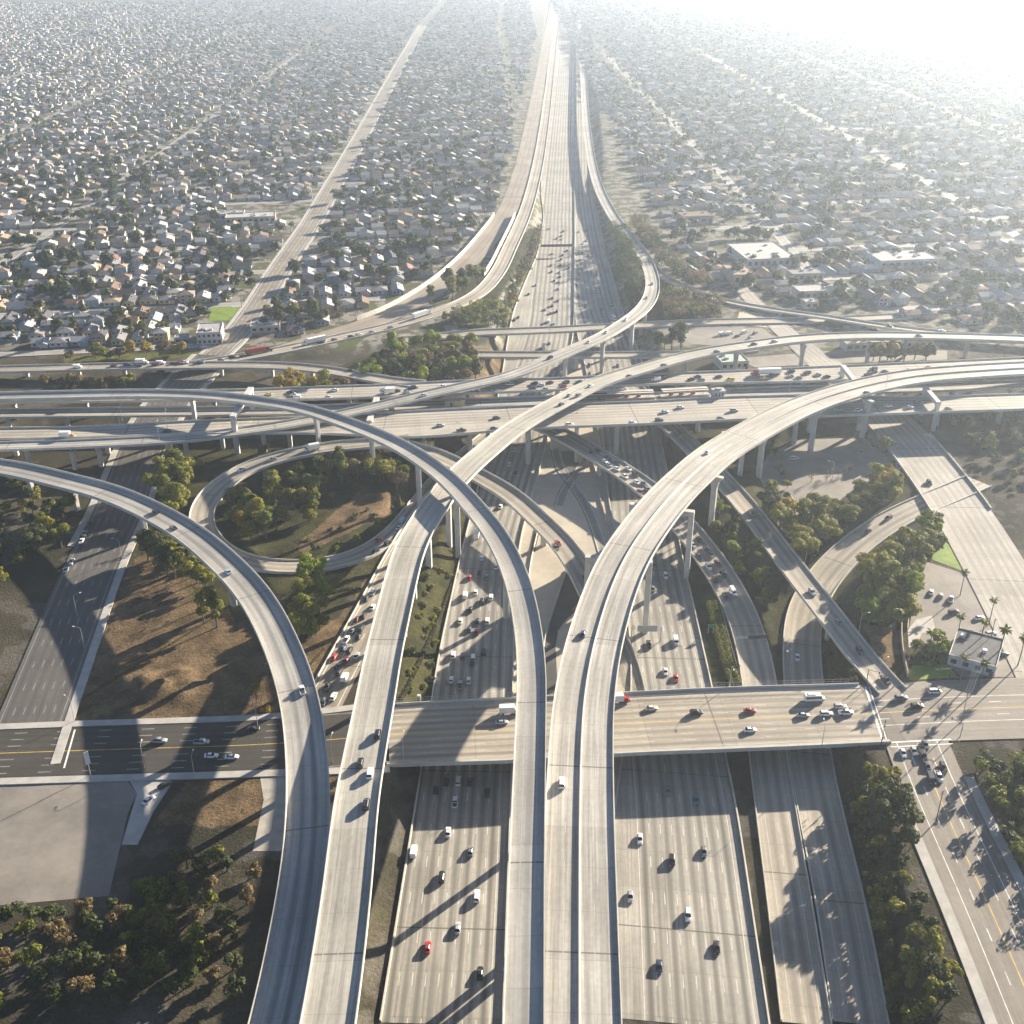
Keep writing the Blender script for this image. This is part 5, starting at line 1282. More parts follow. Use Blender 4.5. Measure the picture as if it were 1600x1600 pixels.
for a, b_ in ((1436, 872), (1447, 850), (1418, 930), (1422, 948), (1494, 1000), (1456, 1042), (1448, 1030), (1500, 930), (1545, 975), (1530, 1010), (1590, 1040), (1500, 1065), (1530, 1075), (1560, 1030)):
    p = P(a, b_, 0); add_tree(p[0], p[1], 'palm', 'green' if a != 1448 else 'lime', TR.uniform(.75, 1.05), 'the tan lot at right')
grove('the planting strips of the lot', [(1204, 700), (1212, 690), (1236, 765), (1228, 775)], 7, ['shrub', 'round'], ['dark', 'olive'], .7, 3, 0, -3)
grove('the planting strips of the lot', [(1262, 742), (1330, 722), (1334, 728), (1266, 750)], 6, ['shrub', 'bare'], ['dark', 'dry'], .8, 3, 0, -3)
grove('the verge below the street', [(-60, 1440), (190, 1420), (300, 1330), (400, 1350), (380, 1560), (-60, 1580)], 60, ['round', 'shrub', 'broad'], ['dark', 'green', 'dry'], .8, 5, mass=True)
grove('the verge right of the side street', [(1530, 1200), (1640, 1180), (1660, 1400), (1600, 1400)], 30, ['round', 'broad'], ['dark', 'green'], .9, 4, mass=True)
grove('the bank below the bridge', [(1325, 1230), (1360, 1200), (1420, 1380), (1500, 1560), (1400, 1590), (1340, 1400)], 60, ['round', 'shrub'], ['dark', 'olive'], .7, 4, mass=True)
grove('the verge at far left', [(-80, 780), (60, 745), (90, 790), (60, 850), (-80, 1000)], 40, ['round', 'broad'], ['dark', 'olive'], .9, 4.5, mass=True)
grove('the verge at far right', [(1480, 655), (1660, 650), (1660, 800), (1560, 740), (1510, 700)], 40, ['round', 'broad'], ['dark', 'olive'], .9, 4.5, mass=True)
# the trimmed hedge along the packed connector
hp = [P(a, b_, -6.5) for a, b_ in ((1112, 945), (1122, 975), (1132, 1010), (1142, 1045), (1150, 1066))]
hd = MB()
for i in range(len(hp) - 1):
    for t in np.linspace(0, 1, 9, endpoint=False):
        p = hp[i] * (1 - t) + hp[i + 1] * t; z = gz(p[0], p[1])
        for sx in (-1.3, 1.3): leaf_cluster(hd, (p[0] + sx + TR.uniform(-.3, .3), p[1], z + 1.1), 1.35, 75, .3, .9)
tag(hd.build('hedge', [M['leaf_green']]), 'long thick hedge on the slope left of the packed connector', 'hedge')
# ground ivy and weeds: loose low growth over the slopes
LOTS = [[P(a, b_, z) for a, b_ in q] for q, z in ((pl + pr, -8.5), ([(1180, 738), (1196, 696), (1245, 672), (1390, 655), (1440, 716), (1405, 745), (1350, 748), (1312, 778), (1240, 802), (1200, 780)], 0), ([(1420, 840), (1560, 840), (1700, 1070), (1405, 1062)], 0))]
def off_paving(x, y):
    for k in ('K', 'Q', 'L', 'FL', 'FR', 'H', 'L1', 'U', 'J', 'I', 'G', 'S1', 'S', 'V'):
        r = ROADS[k]; i, d, o = nearest(r, x, y)
        if d < r.W[i] / 2 + (4.2 if k in ('U', 'S1') else 1.0) and r.C[i, 2] < gz(x, y) + 2.5: return False
    return not any(pip(q, np.array([x]), np.array([y]))[0] for q in LOTS) and not pip(DIRT[0], np.array([x]), np.array([y]))[0] and not pip(DIRT[1], np.array([x]), np.array([y]))[0]
iv = MB()
for poly, n in zip(IVY, (5200, 2600, 700, 500, 900, 600, 300, 300, 200, 200, 500)):
    lo = np.min(poly, 0); hi = np.max(poly, 0)
    pts = np.stack([np.random.RandomState(n).uniform(lo[k], hi[k], n * 2) for k in (0, 1)], 1)
    ok = pip(poly, pts[:, 0], pts[:, 1]); pts = pts[ok][:n]
    for x, y in pts:
        if not off_paving(x, y): continue
        leaf_cluster(iv, (x, y, gz(x, y)), TR.uniform(.5, 1.2) * (1.15 if n > 2000 else 1), 11, .36, .55)
tag(iv.build('ivy_ground_cover', [M['leaf_ivy']]), kind='stuff')
wd = MB()
for poly, n in ((DIRT[0], 500), (DIRT[2], 200), (GREEN[0], 400), (DIRT[5], 200)):
    lo = np.min(poly, 0); hi = np.max(poly, 0)
    pts = np.stack([np.random.RandomState(n + 1).uniform(lo[k], hi[k], n * 2) for k in (0, 1)], 1)
    for x, y in pts[pip(poly, pts[:, 0], pts[:, 1])][:n]:
        if any(nearest(ROADS[k], x, y)[1] < ROADS[k].W[nearest(ROADS[k], x, y)[0]] / 2 + 3.5 for k in ('Q', 'L', 'U', 'S1')): continue
        leaf_cluster(wd, (x, y, gz(x, y)), TR.uniform(.3, .8), 7, .3, .5)
tag(wd.build('dry_weeds', [M['leaf_dry']]), kind='stuff')

# ---------------------------------------------------------------- houses
def roof_mat(name, c): return mottled(name, tuple(x * .68 for x in c), tuple(x * 1.0 for x in c), .5, fine=.18)
ROOF = {'pale grey': roof_mat('roof_pale_grey', (.40, .39, .37)), 'grey': roof_mat('roof_grey', (.23, .23, .23)), 'dark grey': roof_mat('roof_dark_grey', (.11, .11, .115)), 'brown': roof_mat('roof_brown', (.20, .14, .10)),
        'tan': roof_mat('roof_tan', (.36, .28, .19)), 'reddish': roof_mat('roof_reddish', (.27, .16, .12)), 'white': roof_mat('roof_white', (.46, .45, .43))}
WALL = {'white': roof_mat('wall_white', (.56, .55, .52)), 'cream': roof_mat('wall_cream', (.48, .42, .33)), 'grey': roof_mat('wall_grey', (.42, .42, .42)), 'pink': roof_mat('wall_pink', (.46, .35, .30)), 'blue-grey': roof_mat('wall_blue_grey', (.30, .36, .42)), 'yellow': roof_mat('wall_yellow', (.58, .48, .26))}
M['window'] = plain('dark_window_glass', (.03, .035, .045), .12, .6)
M['frame_w'] = plain('white_window_frame', (.68, .67, .64), .5)
def house_meshes(k):
    """wall, roof, windows, door of one house type; local x along the street, ridge pattern by type"""
    L, W_, H = ((9, 14, 3.0), (11, 10, 3.1), (8.5, 16, 3.0), (9.5, 11, 5.6), (11.5, 11, 3.0))[k % 5]
    w, r, g, d = MB(), MB(), [], MB()
    w.box((0, 0, H / 2 - .2), (L, W_, H + .4))
    def gable(x0, x1, y0, y1, z, rise, alongx):
        o = .55
        if alongx:
            ym = (y0 + y1) / 2
            a = [(x0 - o, y0 - o, z - .15), (x1 + o, y0 - o, z - .15), (x1 + o, y1 + o, z - .15), (x0 - o, y1 + o, z - .15), (x0 - o, ym, z + rise), (x1 + o, ym, z + rise)]
            r.add(a, [(0, 1, 5, 4), (2, 3, 4, 5), (3, 2, 1, 0)])
            w.add([(x0, y0, z), (x0, y1, z), (x0, ym, z + rise - .2), (x1, y0, z), (x1, y1, z), (x1, ym, z + rise - .2)], [(0, 2, 1), (3, 4, 5)])
        else:
            xm = (x0 + x1) / 2
            a = [(x0 - o, y0 - o, z - .15), (x1 + o, y0 - o, z - .15), (x1 + o, y1 + o, z - .15), (x0 - o, y1 + o, z - .15), (xm, y0 - o, z + rise), (xm, y1 + o, z + rise)]
            r.add(a, [(1, 2, 5, 4), (3, 0, 4, 5), (3, 2, 1, 0)])
            w.add([(x0, y0, z), (x1, y0, z), (xm, y0, z + rise - .2), (x0, y1, z), (x1, y1, z), (xm, y1, z + rise - .2)], [(0, 1, 2), (3, 5, 4)])
    def hip(x0, x1, y0, y1, z, rise):
        o = .6; m_ = min(x1 - x0, y1 - y0) / 2
        if x1 - x0 > y1 - y0: t = [(x0 + m_, (y0 + y1) / 2), (x1 - m_, (y0 + y1) / 2)]
        else: t = [((x0 + x1) / 2, y0 + m_), ((x0 + x1) / 2, y1 - m_)]
        a = [(x0 - o, y0 - o, z), (x1 + o, y0 - o, z), (x1 + o, y1 + o, z), (x0 - o, y1 + o, z), (*t[0], z + rise), (*t[1], z + rise)]
        if x1 - x0 > y1 - y0: r.add(a, [(0, 1, 5, 4), (1, 2, 5), (2, 3, 4, 5), (3, 0, 4), (3, 2, 1, 0)])
        else: r.add(a, [(0, 1, 4), (1, 2, 5, 4), (2, 3, 5), (3, 0, 4, 5), (3, 2, 1, 0)])
    x, y = L / 2, W_ / 2
    if k % 5 in (0, 2): gable(-x, x, -y, y, H, 2.1, False)
    elif k % 5 == 1: gable(-x, x, -y, y, H, 1.9, True); w.box((x * .55, -y - 1.4, 1.4), (4.6, 3.0, 2.8)); gable(x * .55 - 2.3, x * .55 + 2.3, -y - 2.9, -y + 2, 2.8, 1.3, False)
    elif k % 5 == 3: hip(-x, x, -y, y, H, 1.9)
    else: hip(-x, x, -y, y, H, 1.7)
    r.box((x * .35, y * .3, H + 1.4), (.8, .8, 1.9), mi=1)
    fl = 2 if k % 5 == 3 else 1
    for f in range(fl):
        for wx in (-x * .6, x * .1): g.append(((wx, -y - .03, 1.6 + 2.8 * f), (1.7, .1, 1.2)))
        for wy in (-y * .5, y * .4):
            g.append(((x + .03, wy, 1.6 + 2.8 * f), (.1, 1.5, 1.1))); g.append(((-x - .03, wy, 1.6 + 2.8 * f), (.1, 1.5, 1.1)))
    d.box((x * .38 if k % 5 != 1 else -x * .1, -y - .04, 1.05), (1.1, .12, 2.1))
    return w, r, g, d
HM = []
def keep_mesh(mb, nme, mt):
    o = mb.build(nme, mt); me = o.data; bpy.data.objects.remove(o); return me
for k in range(5):
    w, r, g, d = house_meshes(k); gl = []
    for c, sz in g:
        b_ = MB(); b_.box(c, sz); gl.append(keep_mesh(b_, 'window', [M['window']]))
    HM.append((keep_mesh(w, 'wall', [WALL['white']]), keep_mesh(r, 'roof', [ROOF['grey'], WALL['pink']]), gl, keep_mesh(d, 'door', [M['frame_w']])))
AXU = np.array([math.cos(rad(8.8)), math.sin(rad(8.8))])
def dcedge(x):   # near limit of the left district
    pts = [P(a, b_, 0) for a, b_ in ((-900, 560), (100, 546), (310, 537), (380, 540), (440, 535), (494, 520), (586, 484), (620, 467), (697, 416), (734, 372), (764, 335), (790, 270), (805, 200), (825, 110), (842, 40), (858, -20))]
    return np.interp(x, [p[0] for p in pts], [p[1] for p in pts], right=1e6)
def ravenue(x):
    pts = [P(a, b_, 0) for a, b_ in ((1010, 300), (1040, 380), (1075, 430), (1120, 455), (1200, 468), (1300, 480), (1420, 500), (1700, 528), (2300, 545))]
    return np.interp(x, [p[0] for p in pts], [p[1] for p in pts], left=1e6)
AVX = [(P(a, b_, 0)) for a, b_ in ((335, 555), (362, 530), (430, 432), (485, 350), (560, 220), (660, 40))]
def avx(y): return np.interp(y, [p[1] for p in AVX], [p[0] for p in AVX])
KEEP = [([(300, 505), (362, 505), (368, 545), (255, 548)], 0), ([(318, 472), (384, 474), (366, 506), (318, 508)], 0), ([(350, 320), (470, 320), (450, 350), (360, 350)], 0),
        ([(1170, 360), (1270, 360), (1275, 420), (1160, 420)], 0), ([(1225, 430), (1345, 430), (1350, 478), (1225, 470)], 0), ([(1140, 470), (1225, 470), (1225, 515), (1140, 515)], 0), ([(1100, 340), (1180, 340), (1190, 470), (1140, 470)], 0)]
KEEPW = [[P(a, b_, 0) for a, b_ in q] for q, _ in KEEP]
cand = []
HR = random.Random(21)
for j in range(-3, 44):
    for side in (-1, 1, -2, 2):
        u = -1500.0 - j * 12
        while u < 1600 + j * 14:
            u += HR.uniform(11.8, 14.8) if abs(side) == 1 else HR.uniform(13, 22)
            c = np.array([-265.0, 706 + 87.3 * j]) + AXU * u + np.array([0, (HR.uniform(14.5, 17) if abs(side) == 1 else HR.uniform(32.5, 36)) * (1 if side > 0 else -1)])
            x, y = c
            ax = avx(y)
            if abs(x - ax) < 19: continue
            left = x < 60
            if left:
                if y < dcedge(x) + 9 or y < 700 + (x + 296) * .0: continue
            else:
                if y < ravenue(x) + 10: continue
                if HR.random() < .12: continue
            # cross streets
            cs = (x - ax) % 152 if left else (x - 40) % 170
            if x < ax and abs((ax - x + 117) % 235 - 117) < 13: continue
            if x > ax and abs((x - ax + 107) % 215 - 107) < 13: continue
            if any(pip(q, np.array([x]), np.array([y]))[0] for q in KEEPW): continue
            if HR.random() < .04: continue
            cand.append((x, y, side, j, left))
def vis(c):
    px, py = proj((c[0], c[1], 2)); return -60 < px < 1660 and -60 < py
cand_v = [c for c in cand if vis(c)]
cand_v.sort(key=lambda c: math.hypot(c[0], c[1]))
near_h, far_h = cand_v[:290], cand_v[290:]
HOUSES = []
rk = ['pale grey'] * 5 + ['grey'] * 4 + ['dark grey'] * 2 + ['brown', 'tan', 'tan', 'white', 'white', 'reddish']; wk = ['white', 'white', 'cream', 'grey', 'pink', 'blue-grey', 'yellow']
for n, (x, y, side, j, left) in enumerate(near_h):
    k = HR.choice([0, 0, 1, 1, 2, 2, 3, 4]); rc, wc = HR.choice(rk), HR.choice(wk)
    root = thing('house', 'x', 'house', (x, y, gz(x, y)), rad(8.8) + (0 if side > 0 else math.pi) + HR.choice((0, 0, 0, math.pi / 2)))
    wl, rf_, gl, dr = HM[k]
    for q, (me, nme) in enumerate([(wl, 'wall'), (rf_, 'roof')] + ([(dr, 'door')] + [(e, 'window') for e in gl] if n < 70 else [])):
        o = link(bpy.data.objects.new(nme, me)); o.parent = root
        if q == 0: setmat(o, WALL[wc])
        if q == 1: setmat(o, ROOF[rc])
    HOUSES.append((root, x, y, side, j, left, rc, wc, k))
rows = {}
for h in HOUSES: rows.setdefault((h[5], (h[5] and h[1] > avx(h[2])), h[4], h[3]), []).append(h)
RN = {}
for key in sorted(rows, key=lambda q: (q[0], q[1], q[2], q[3])):
    L = rows[key]; reg = (key[0], key[1]); RN[reg] = RN.get(reg, 0) + 1
    L.sort(key=lambda h: (-h[1] if (h[5] and not key[1]) else h[1]))
    for n, h in enumerate(L):
        where = ('left of the avenue' if not key[1] else 'right of the avenue') if key[0] else 'in the hazy district'
        endp = 'from the avenue' if key[0] else 'from the left'
        tag(h[0], '%s-roofed %s house %s, %s %s in the %s row back' % (h[6].replace(' ', '-'), h[7], where, ordw(n + 1), endp, ordw(RN[reg])), group='small houses of the street grid')
# the rest of the street grid out to the haze, and its trees
hm = MB(); hmats = [WALL['white'], WALL['cream'], WALL['grey']] + [ROOF[k] for k in ('pale grey', 'grey', 'dark grey', 'brown', 'tan', 'white')]
for x, y, side, j, left in far_h:
    L, W_, H = HR.uniform(7.5, 12), HR.uniform(8, 14), HR.choice((2.8, 3, 3, 3, 5.4)); a = rad(8.8) + HR.choice((0, math.pi / 2)); cs, sn = math.cos(a), math.sin(a)
    def q(i, k, z): return (x + i * cs - k * sn, y + i * sn + k * cs, z)
    l, w = L / 2, W_ / 2; wi = HR.randint(0, 2); ri = HR.randint(3, 8)
    v = [q(-l, -w, -.3), q(l, -w, -.3), q(l, w, -.3), q(-l, w, -.3), q(-l, -w, H), q(l, -w, H), q(l, w, H), q(-l, w, H), q(-l, 0, H + 1.9), q(l, 0, H + 1.9)]
    hm.add(v, [(0, 1, 5, 4), (1, 2, 6, 9, 5), (2, 3, 7, 6), (3, 0, 4, 8, 7)], wi)
    o = .5
    v = [q(-l - o, -w - o, H - .1), q(l + o, -w - o, H - .1), q(l + o, w + o, H - .1), q(-l - o, w + o, H - .1), q(-l - o, 0, H + 2), q(l + o, 0, H + 2)]
    hm.add(v, [(0, 1, 5, 4), (2, 3, 4, 5)], ri)
tag(hm.build('distant_houses', hmats), kind='stuff')
# street trees: the nearest one by one, the rest as one mass
tc = []
for j in range(-3, 44):
    for side in (-1, 1):
        u = -1500.0 - j * 12
        while u < 1600 + j * 14:
            u += HR.uniform(3.6, 11)
            c = np.array([-265.0, 706 + 87.3 * j]) + AXU * u + np.array([0, side * HR.choice((9, 24.5, 25.5, 28, 41, 43, 43))])
            x, y = c; left = x < 60
            if abs(x - avx(y)) < 12: continue
            if left and (y < dcedge(x) + 5 or y < 700): continue
            if not left and y < ravenue(x) + 3: continue
            if any(pip(q_, np.array([x]), np.array([y]))[0] for q_ in KEEPW[:3]): continue
            if y < 800 and any(math.hypot(x - h[1], y - h[2]) < 6.0 for h in HOUSES): continue
            if vis((x, y)): tc.append((x, y, left))
tc.sort(key=lambda c: math.hypot(c[0], c[1]))
NGARD = 20
for x, y, left in tc[:NGARD]:
    add_tree(x, y, TR.choice(['round', 'broad', 'tall', 'round']), TR.choice(['dark', 'green', 'dark', 'olive', 'dry']), TR.uniform(1.0, 1.4), 'the gardens ' + ('left of the avenue' if left and x < avx(y) else 'right of the avenue' if left else 'in the hazy district'))
ft = MB()
print('street trees', len(tc), 'houses', len(cand_v))
for x, y, left in tc[NGARD:]:
    if TR.random() < .26 + min(.5, max(0, (y - 1300) / 3000)): continue
    s = TR.choice((2.2, 2.8, 3.4, 4.2, 5.4)) * TR.uniform(.8, 1.15); z0 = s * TR.uniform(.8, 1.1)
    nn = 80 if y < 1000 else 40 if y < 1500 else 16
    for _ in range(3): leaf_cluster(ft, (x + TR.uniform(-.5, .5) * s, y + TR.uniform(-.5, .5) * s, z0 + TR.uniform(0, .7) * s), s * TR.uniform(.5, .85), nn // 3, (.62 if nn == 90 else .9 if nn == 50 else 1.7) * s / 3, .9)
    ft.tube((x, y, -.2), (x, y, z0 + 1), .25, .15, 4, caps=False)
tag(ft.build('distant_trees', [M['leaf_dark']]), kind='stuff')
for k_, mm in FARMASS.items(): tag(mm.build('far_wood', [M['leaf_' + k_]]), kind='stuff')
# streets of the grid
for j in range(-1, 20):
    a = np.array([-265.0, 706 + 87.3 * j]); pts = []
    for u in np.linspace(-1300, 1500, 60):
        c = a + AXU * u
        if c[0] < 60 and c[1] < dcedge(c[0]) + 4: continue
        if c[0] > 20 and c[1] < ravenue(c[0]) + 4: continue
        pts.append((c[0], c[1]))
    segs, cur = [], []
    for p in pts:
        if cur and math.hypot(p[0] - cur[-1][0], p[1] - cur[-1][1]) > 60: segs.append(cur); cur = []
        cur.append(p)
    segs.append(cur)
    for sg in segs:
        if len(sg) < 2: continue
        r = road('g%d' % len(ROADS), [(p[0], p[1], .03) for p in sg], 12.5, 'lane', fill=False, smooth=0, world_pts=True)
        flat(r.key, 'street')
for k in range(-6, 9):
    pts = []
    for y in np.linspace(705, 2600, 60):
        x = avx(y) + (-235 * -k if k < 0 else 215 * k) + (1 if k else 0)
        if k == 0 or (x < 60 and y < dcedge(x) + 3) or (x >= -20 and x < 110) or (x > 60 and y < ravenue(x) + 4): continue
        pts.append((x, y, .05))
    if len(pts) > 3:
        r = road('g%d' % len(ROADS), pts, 10.5, 'lane', fill=False, smooth=0, world_pts=True); flat(r.key, 'street')
# labels for trees
LN = {'olive': 'olive-green', 'green': 'green', 'dark': 'dark green', 'gold': 'golden', 'dry': 'brownish dry', 'lime': 'bright green'}
KW = {'broad': 'spreading tree', 'round': 'rounded tree', 'tall': 'tall slender tree', 'shrub': 'low shrub', 'bare': 'thin half-bare tree', 'palm': 'palm tree'}
by = {}
for t in TREES: by.setdefault((t[1], t[2], t[3]), []).append(t)
for (kd, lf_, gv), L in by.items():
    L.sort(key=lambda t: proj(t[0].location)[0])
    for n, t in enumerate(L):
        pos = '' if len(L) == 1 else ', %s from left' % ordw(n + 1)
        tag(t[0], '%s %s in %s%s' % (LN[lf_], KW[kd], gv, pos), group='plants of ' + gv)
# ---------------------------------------------------------------- straddle bents left
bent('C', P(391, 606, 22), P(364, 650, 21.6), 22.1, capw=3.0)
bent('F', P(588, 621, 14), P(577, 656, 13.8), 13.9, capw=3.0)

# ---------------------------------------------------------------- street lamps
LAMPS = []
def lamp(px, py, where, ang=0.0, h=9.5, z=None, double=False):
    p = Pg(px, py) if z is None else P(px, py, z)
    zz = gz(p[0], p[1]) if z is None else z
    root = thing('street_lamp', where, 'street lamp', (p[0], p[1], zz), ang, group='street lamps of the interchange')
    m_ = MB(); m_.tube((0, 0, -.2), (0, 0, h), .13, .07, 7); m_.tube((0, 0, -.2), (0, 0, .5), .22, .2, 7)
    m_.build('pole', M['metal'], root)
    for sg in ((1, -1) if double else (1,)):
        a = MB(); a.tube((0, 0, h - .1), (sg * 1.2, 0, h + .45), .06, .05, 5); a.tube((sg * 1.2, 0, h + .45), (sg * 2.6, 0, h + .5), .05, .05, 5); a.build('arm', M['metal'], root)
        l = MB(); l.box((sg * 2.9, 0, h + .48), (.8, .34, .18)); l.build('lamp_head', M['sign_white'], root)
    LAMPS.append(root); return root
lamp(403, 1137, 'tall street lamp at the far kerb of the dark street, right of the bare lot', 2.2, 11)
lamp(409, 1200, 'street lamp at the near kerb by the narrow side lot', 1.8, 10)
lamp(226, 1200, 'street lamp at the near kerb of the dark street by the driveway', 1.7, 9)
lamp(304, 1212, 'thin lamp on the near sidewalk below the two white cars', 1.6, 8)
lamp(520, 1192, 'lamp in the shaded gap between the two nearest flyovers', 1.5, 10, 0.1)
lamp(631, 1189, 'lamp on the near edge of the shaded end of the street bridge', 1.5, 10, 0.2)
lamp(191, 874, 'street lamp on the right sidewalk of the wide left street, upper one', 3.0, 10)
lamp(121, 963, 'street lamp in the middle of the stripe-shadowed left street', 0.5, 10)
lamp(132, 1012, 'street lamp on the left street beside the lower sidewalk', 2.9, 9)
lamp(117, 1128, 'lamp at the street corner of the bare lot', 2.5, 10)
lamp(236, 778, 'lamp by the sidewalk just beyond the left curved flyover', 2.9, 9)
lamp(1257, 884, 'street lamp between the straight ramp and the curved ramp', 2.9, 11)
lamp(1259, 818, 'street lamp in the tree belt behind the straight ramp', 2.9, 10)
lamp(1340, 1000, 'street lamp with arm in the dark ground right of the straight ramp', 0.2, 12)
lamp(1372, 1062, 'lamp at the lower end of the straight ramp', 0.4, 9)
lamp(1300, 748, 'street lamp on the edge of the lot below the widest flyover', 2.6, 9)
lamp(1449, 712, 'lamp at the railing of the wide right-hand street', 2.6, 11)
lamp(1233, 1055, 'small lamp by the shaded curved ramp above the bridge', 2.0, 9)
lamp(250, 692, 'lamp on the near parapet at the far left merge', 1.7, 11, 12.5)
lamp(262, 671, 'lamp in the middle of the left end of the elevated freeway', 1.7, 10, 12.5)
lamp(191, 657, 'double lamp standing on the shaded guideway at left', 1.6, 8, 9.5, True)
lamp(370, 650, 'double lamp standing on the guideway near the left straddle beam', 1.6, 8, 9.5, True)
lamp(783, 637, 'lamp on the far parapet of the near carriageway, left of the pale flyover', 1.6, 9, 12.6)
lamp(902, 645, 'white lamp just right of the pale flyover on the near carriageway', 1.6, 7, 12.6)
lamp(1069, 638, 'lamp on the shaded far edge of the near carriageway, centre right', 1.6, 9, 12.6)
lamp(1233, 614, 'lamp between the elevated carriageways left of the widest flyover', 1.6, 9, 12.6)
lamp(1384, 606, 'lamp on the lower parapet of the widest flyover', 1.6, 9, 20.3)
lamp(878, 1140, 'lamp on the street bridge hidden partly by the widest flyover', 1.5, 9, 0.2)
lamp(1140, 1072, 'lamp on the far edge of the street bridge at its middle', -1.5, 9, 0.2)
lamp(1284, 1166, 'lamp on the near edge of the street bridge at right', 1.5, 9, 0.2)
lamp(1150, 955, 'lamp by the dark slope beside the packed connector', 2.8, 8)

# ---------------------------------------------------------------- traffic signals and poles at the crossing
def signal(px, py, ang, where):
    p = Pg(px, py); root = thing('traffic_signal', where, 'traffic light', (p[0], p[1], gz(p[0], p[1])), ang, group='traffic signals of the crossing')
    a = MB(); a.tube((0, 0, -.2), (0, 0, 6.2), .16, .11, 8); a.build('post', M['dark_metal'], root)
    a = MB(); a.tube((0, 0, 5.7), (6.5, 0, 6.3), .1, .06, 6); a.build('mast_arm', M['dark_metal'], root)
    for x in (0.0, 4.0, 6.4):
        b_ = MB(); b_.box((x, -.22, 6.0 if x else 3.6), (.36, .3, 1.0)); s_ = b_.build('signal_head', M['dark_metal'], root)
signal(1376, 1166, 1.2, 'traffic light mast at the near left corner, beside the bridge end')
signal(1354, 1066, -0.6, 'traffic light mast at the far left corner of the crossing')
signal(1500, 1152, 2.4, 'traffic light mast at the near right corner of the crossing')
signal(1482, 1064, 3.4, 'traffic light mast at the far right corner of the crossing')
def util_pole(px, py, h, where, rz=0.0):
    p = Pg(px, py); root = thing('utility_pole', where, 'utility pole', (p[0], p[1], gz(p[0], p[1])), rz, group='utility poles')
    a = MB(); a.tube((0, 0, -.4), (0, 0, h), .18, .12, 7); a.build('post', M['bark'], root)
    a = MB(); a.box((0, 0, h - .6), (2.6, .12, .14)); a.box((0, 0, h - 1.5), (2.0, .12, .14)); a.build('crossarm', M['bark'], root)
    return Vector((p[0], p[1], gz(p[0], p[1]) + h))
U1 = [util_pole(1502, 1128, 13, 'utility pole at the right of the crossing', .6), util_pole(1462, 1285, 13, 'utility pole beside the side street near the bottom', .6), util_pole(1545, 1010, 13, 'utility pole beyond the tan lot at right', .6)]
def wires(name, label, pts, sag=1.0):
    mb = MB()
    for a, b_ in zip(pts[:-1], pts[1:]):
        for o in (-1.1, 0, 1.1):
            prev = None
            for t in np.linspace(0, 1, 9):
                q = a.lerp(b_, float(t)) + Vector((o, 0, -.5 - sag * 4 * t * (1 - t)))
                if prev is not None: mb.tube(prev, q, .035, .035, 4, caps=False)
                prev = q
    tag(mb.build(name, M['dark_metal']), label, 'wires')
wires('overhead_wires', 'overhead wires strung past the crossing at lower right', [U1[2], U1[0], U1[1]])
for i, (x, y) in enumerate(((352, 528), (384, 482), (405, 448), (425, 415), (443, 388), (460, 362))):
    util_pole(x - 6, y, 11, 'utility pole on the left side of the avenue, %s from its near end' % ordw(i + 1), 1.57)

# ---------------------------------------------------------------- signs
def panel_sign(name, label, base, h, w, ph, mat, ang, legs=1, cat='sign', z=None, arm=0.0):
    p = Pg(*base) if z is None else P(base[0], base[1], z)
    zz = gz(p[0], p[1]) if z is None else z
    root = thing(name, label, cat, (p[0], p[1], zz), ang)
    a = MB()
    for x in ([0] if legs == 1 else [-w / 2 + .3, w / 2 - .3]): a.tube((x, 0, -.3), (x, 0, h - (0 if legs > 1 else ph)), .16, .14, 7)
    if arm: a.tube((0, 0, h - ph * .7), (arm, 0, h - ph * .7), .14, .12, 6); a.tube((0, 0, h - ph * .2), (arm, 0, h - ph * .2), .1, .1, 6)
    a.build('post', M['metal'], root)
    b_ = MB(); b_.box((arm - w / 2 if arm else 0, -.2, h - ph / 2), (w, .14, ph)); b_.build('sign_panel', mat, root)
    return root
panel_sign('pole_sign', 'tall slim pale sign on a leaning post at lower left', (142, 1213), 10.5, 1.6, 5.2, M['sign_white'], .7)
panel_sign('road_sign', 'green road sign above the hedge beside the lower freeway', (1110, 990), 4.5, 2.6, 1.5, M['sign_green'], .05, 2)
g = panel_sign('cantilever_sign', 'dark cantilever road sign reaching over the packed connector', (1149, 1018), 7.5, 8.5, 1.7, M['dark_metal'], .1, 1, arm=13.0)
def gantry(label, a, b_, z, h, ph, mat, span=(0.1, .75)):
    A, B = P(*a, z), P(*b_, z); d = B - A; L = np.linalg.norm(d[:2]); root = thing('sign_gantry', label, 'sign', (A[0], A[1], z), math.atan2(d[1], d[0]))
    t = MB()
    for x in (0, L): t.tube((x, 0, -.2), (x, 0, h), .2, .18, 7)
    t.build('post', M['metal'], root)
    t = MB()
    for y, hh in ((-.5, h), (.5, h), (-.5, h - 1.2), (.5, h - 1.2)): t.tube((0, y, hh), (L, y, hh), .08, .08, 5)
    n = int(L / 1.6)
    for i in range(n):
        x0, x1 = L * i / n, L * (i + 1) / n
        t.tube((x0, -.5, h - 1.2), (x1, -.5, h), .05, .05, 4); t.tube((x0, .5, h), (x1, -.5, h), .05, .05, 4)
    t.build('truss', M['metal'], root)
    s = MB(); s.box((L * (span[0] + span[1]) / 2, -.7, h - .5), (L * (span[1] - span[0]), .14, ph)); s.build('sign_panel', mat, root)
gantry('grey-backed overhead sign across the right-hand lanes above the street bridge', (986, 1002), (1032, 1002), -8.5, 7.2, 3.0, M['sign_grey'], (.18, .85))
gantry('hazy sign gantry across the left half of the far freeway', (842, 397), (897, 396), -8.5, 8, 2.2, M['dark_metal'], (.05, .95))
gantry('pale overhead sign edge across the left lanes under the single-lane flyover', (738, 850), (775, 838), -8.5, 7, .5, M['sign_white'], (.1, .9))

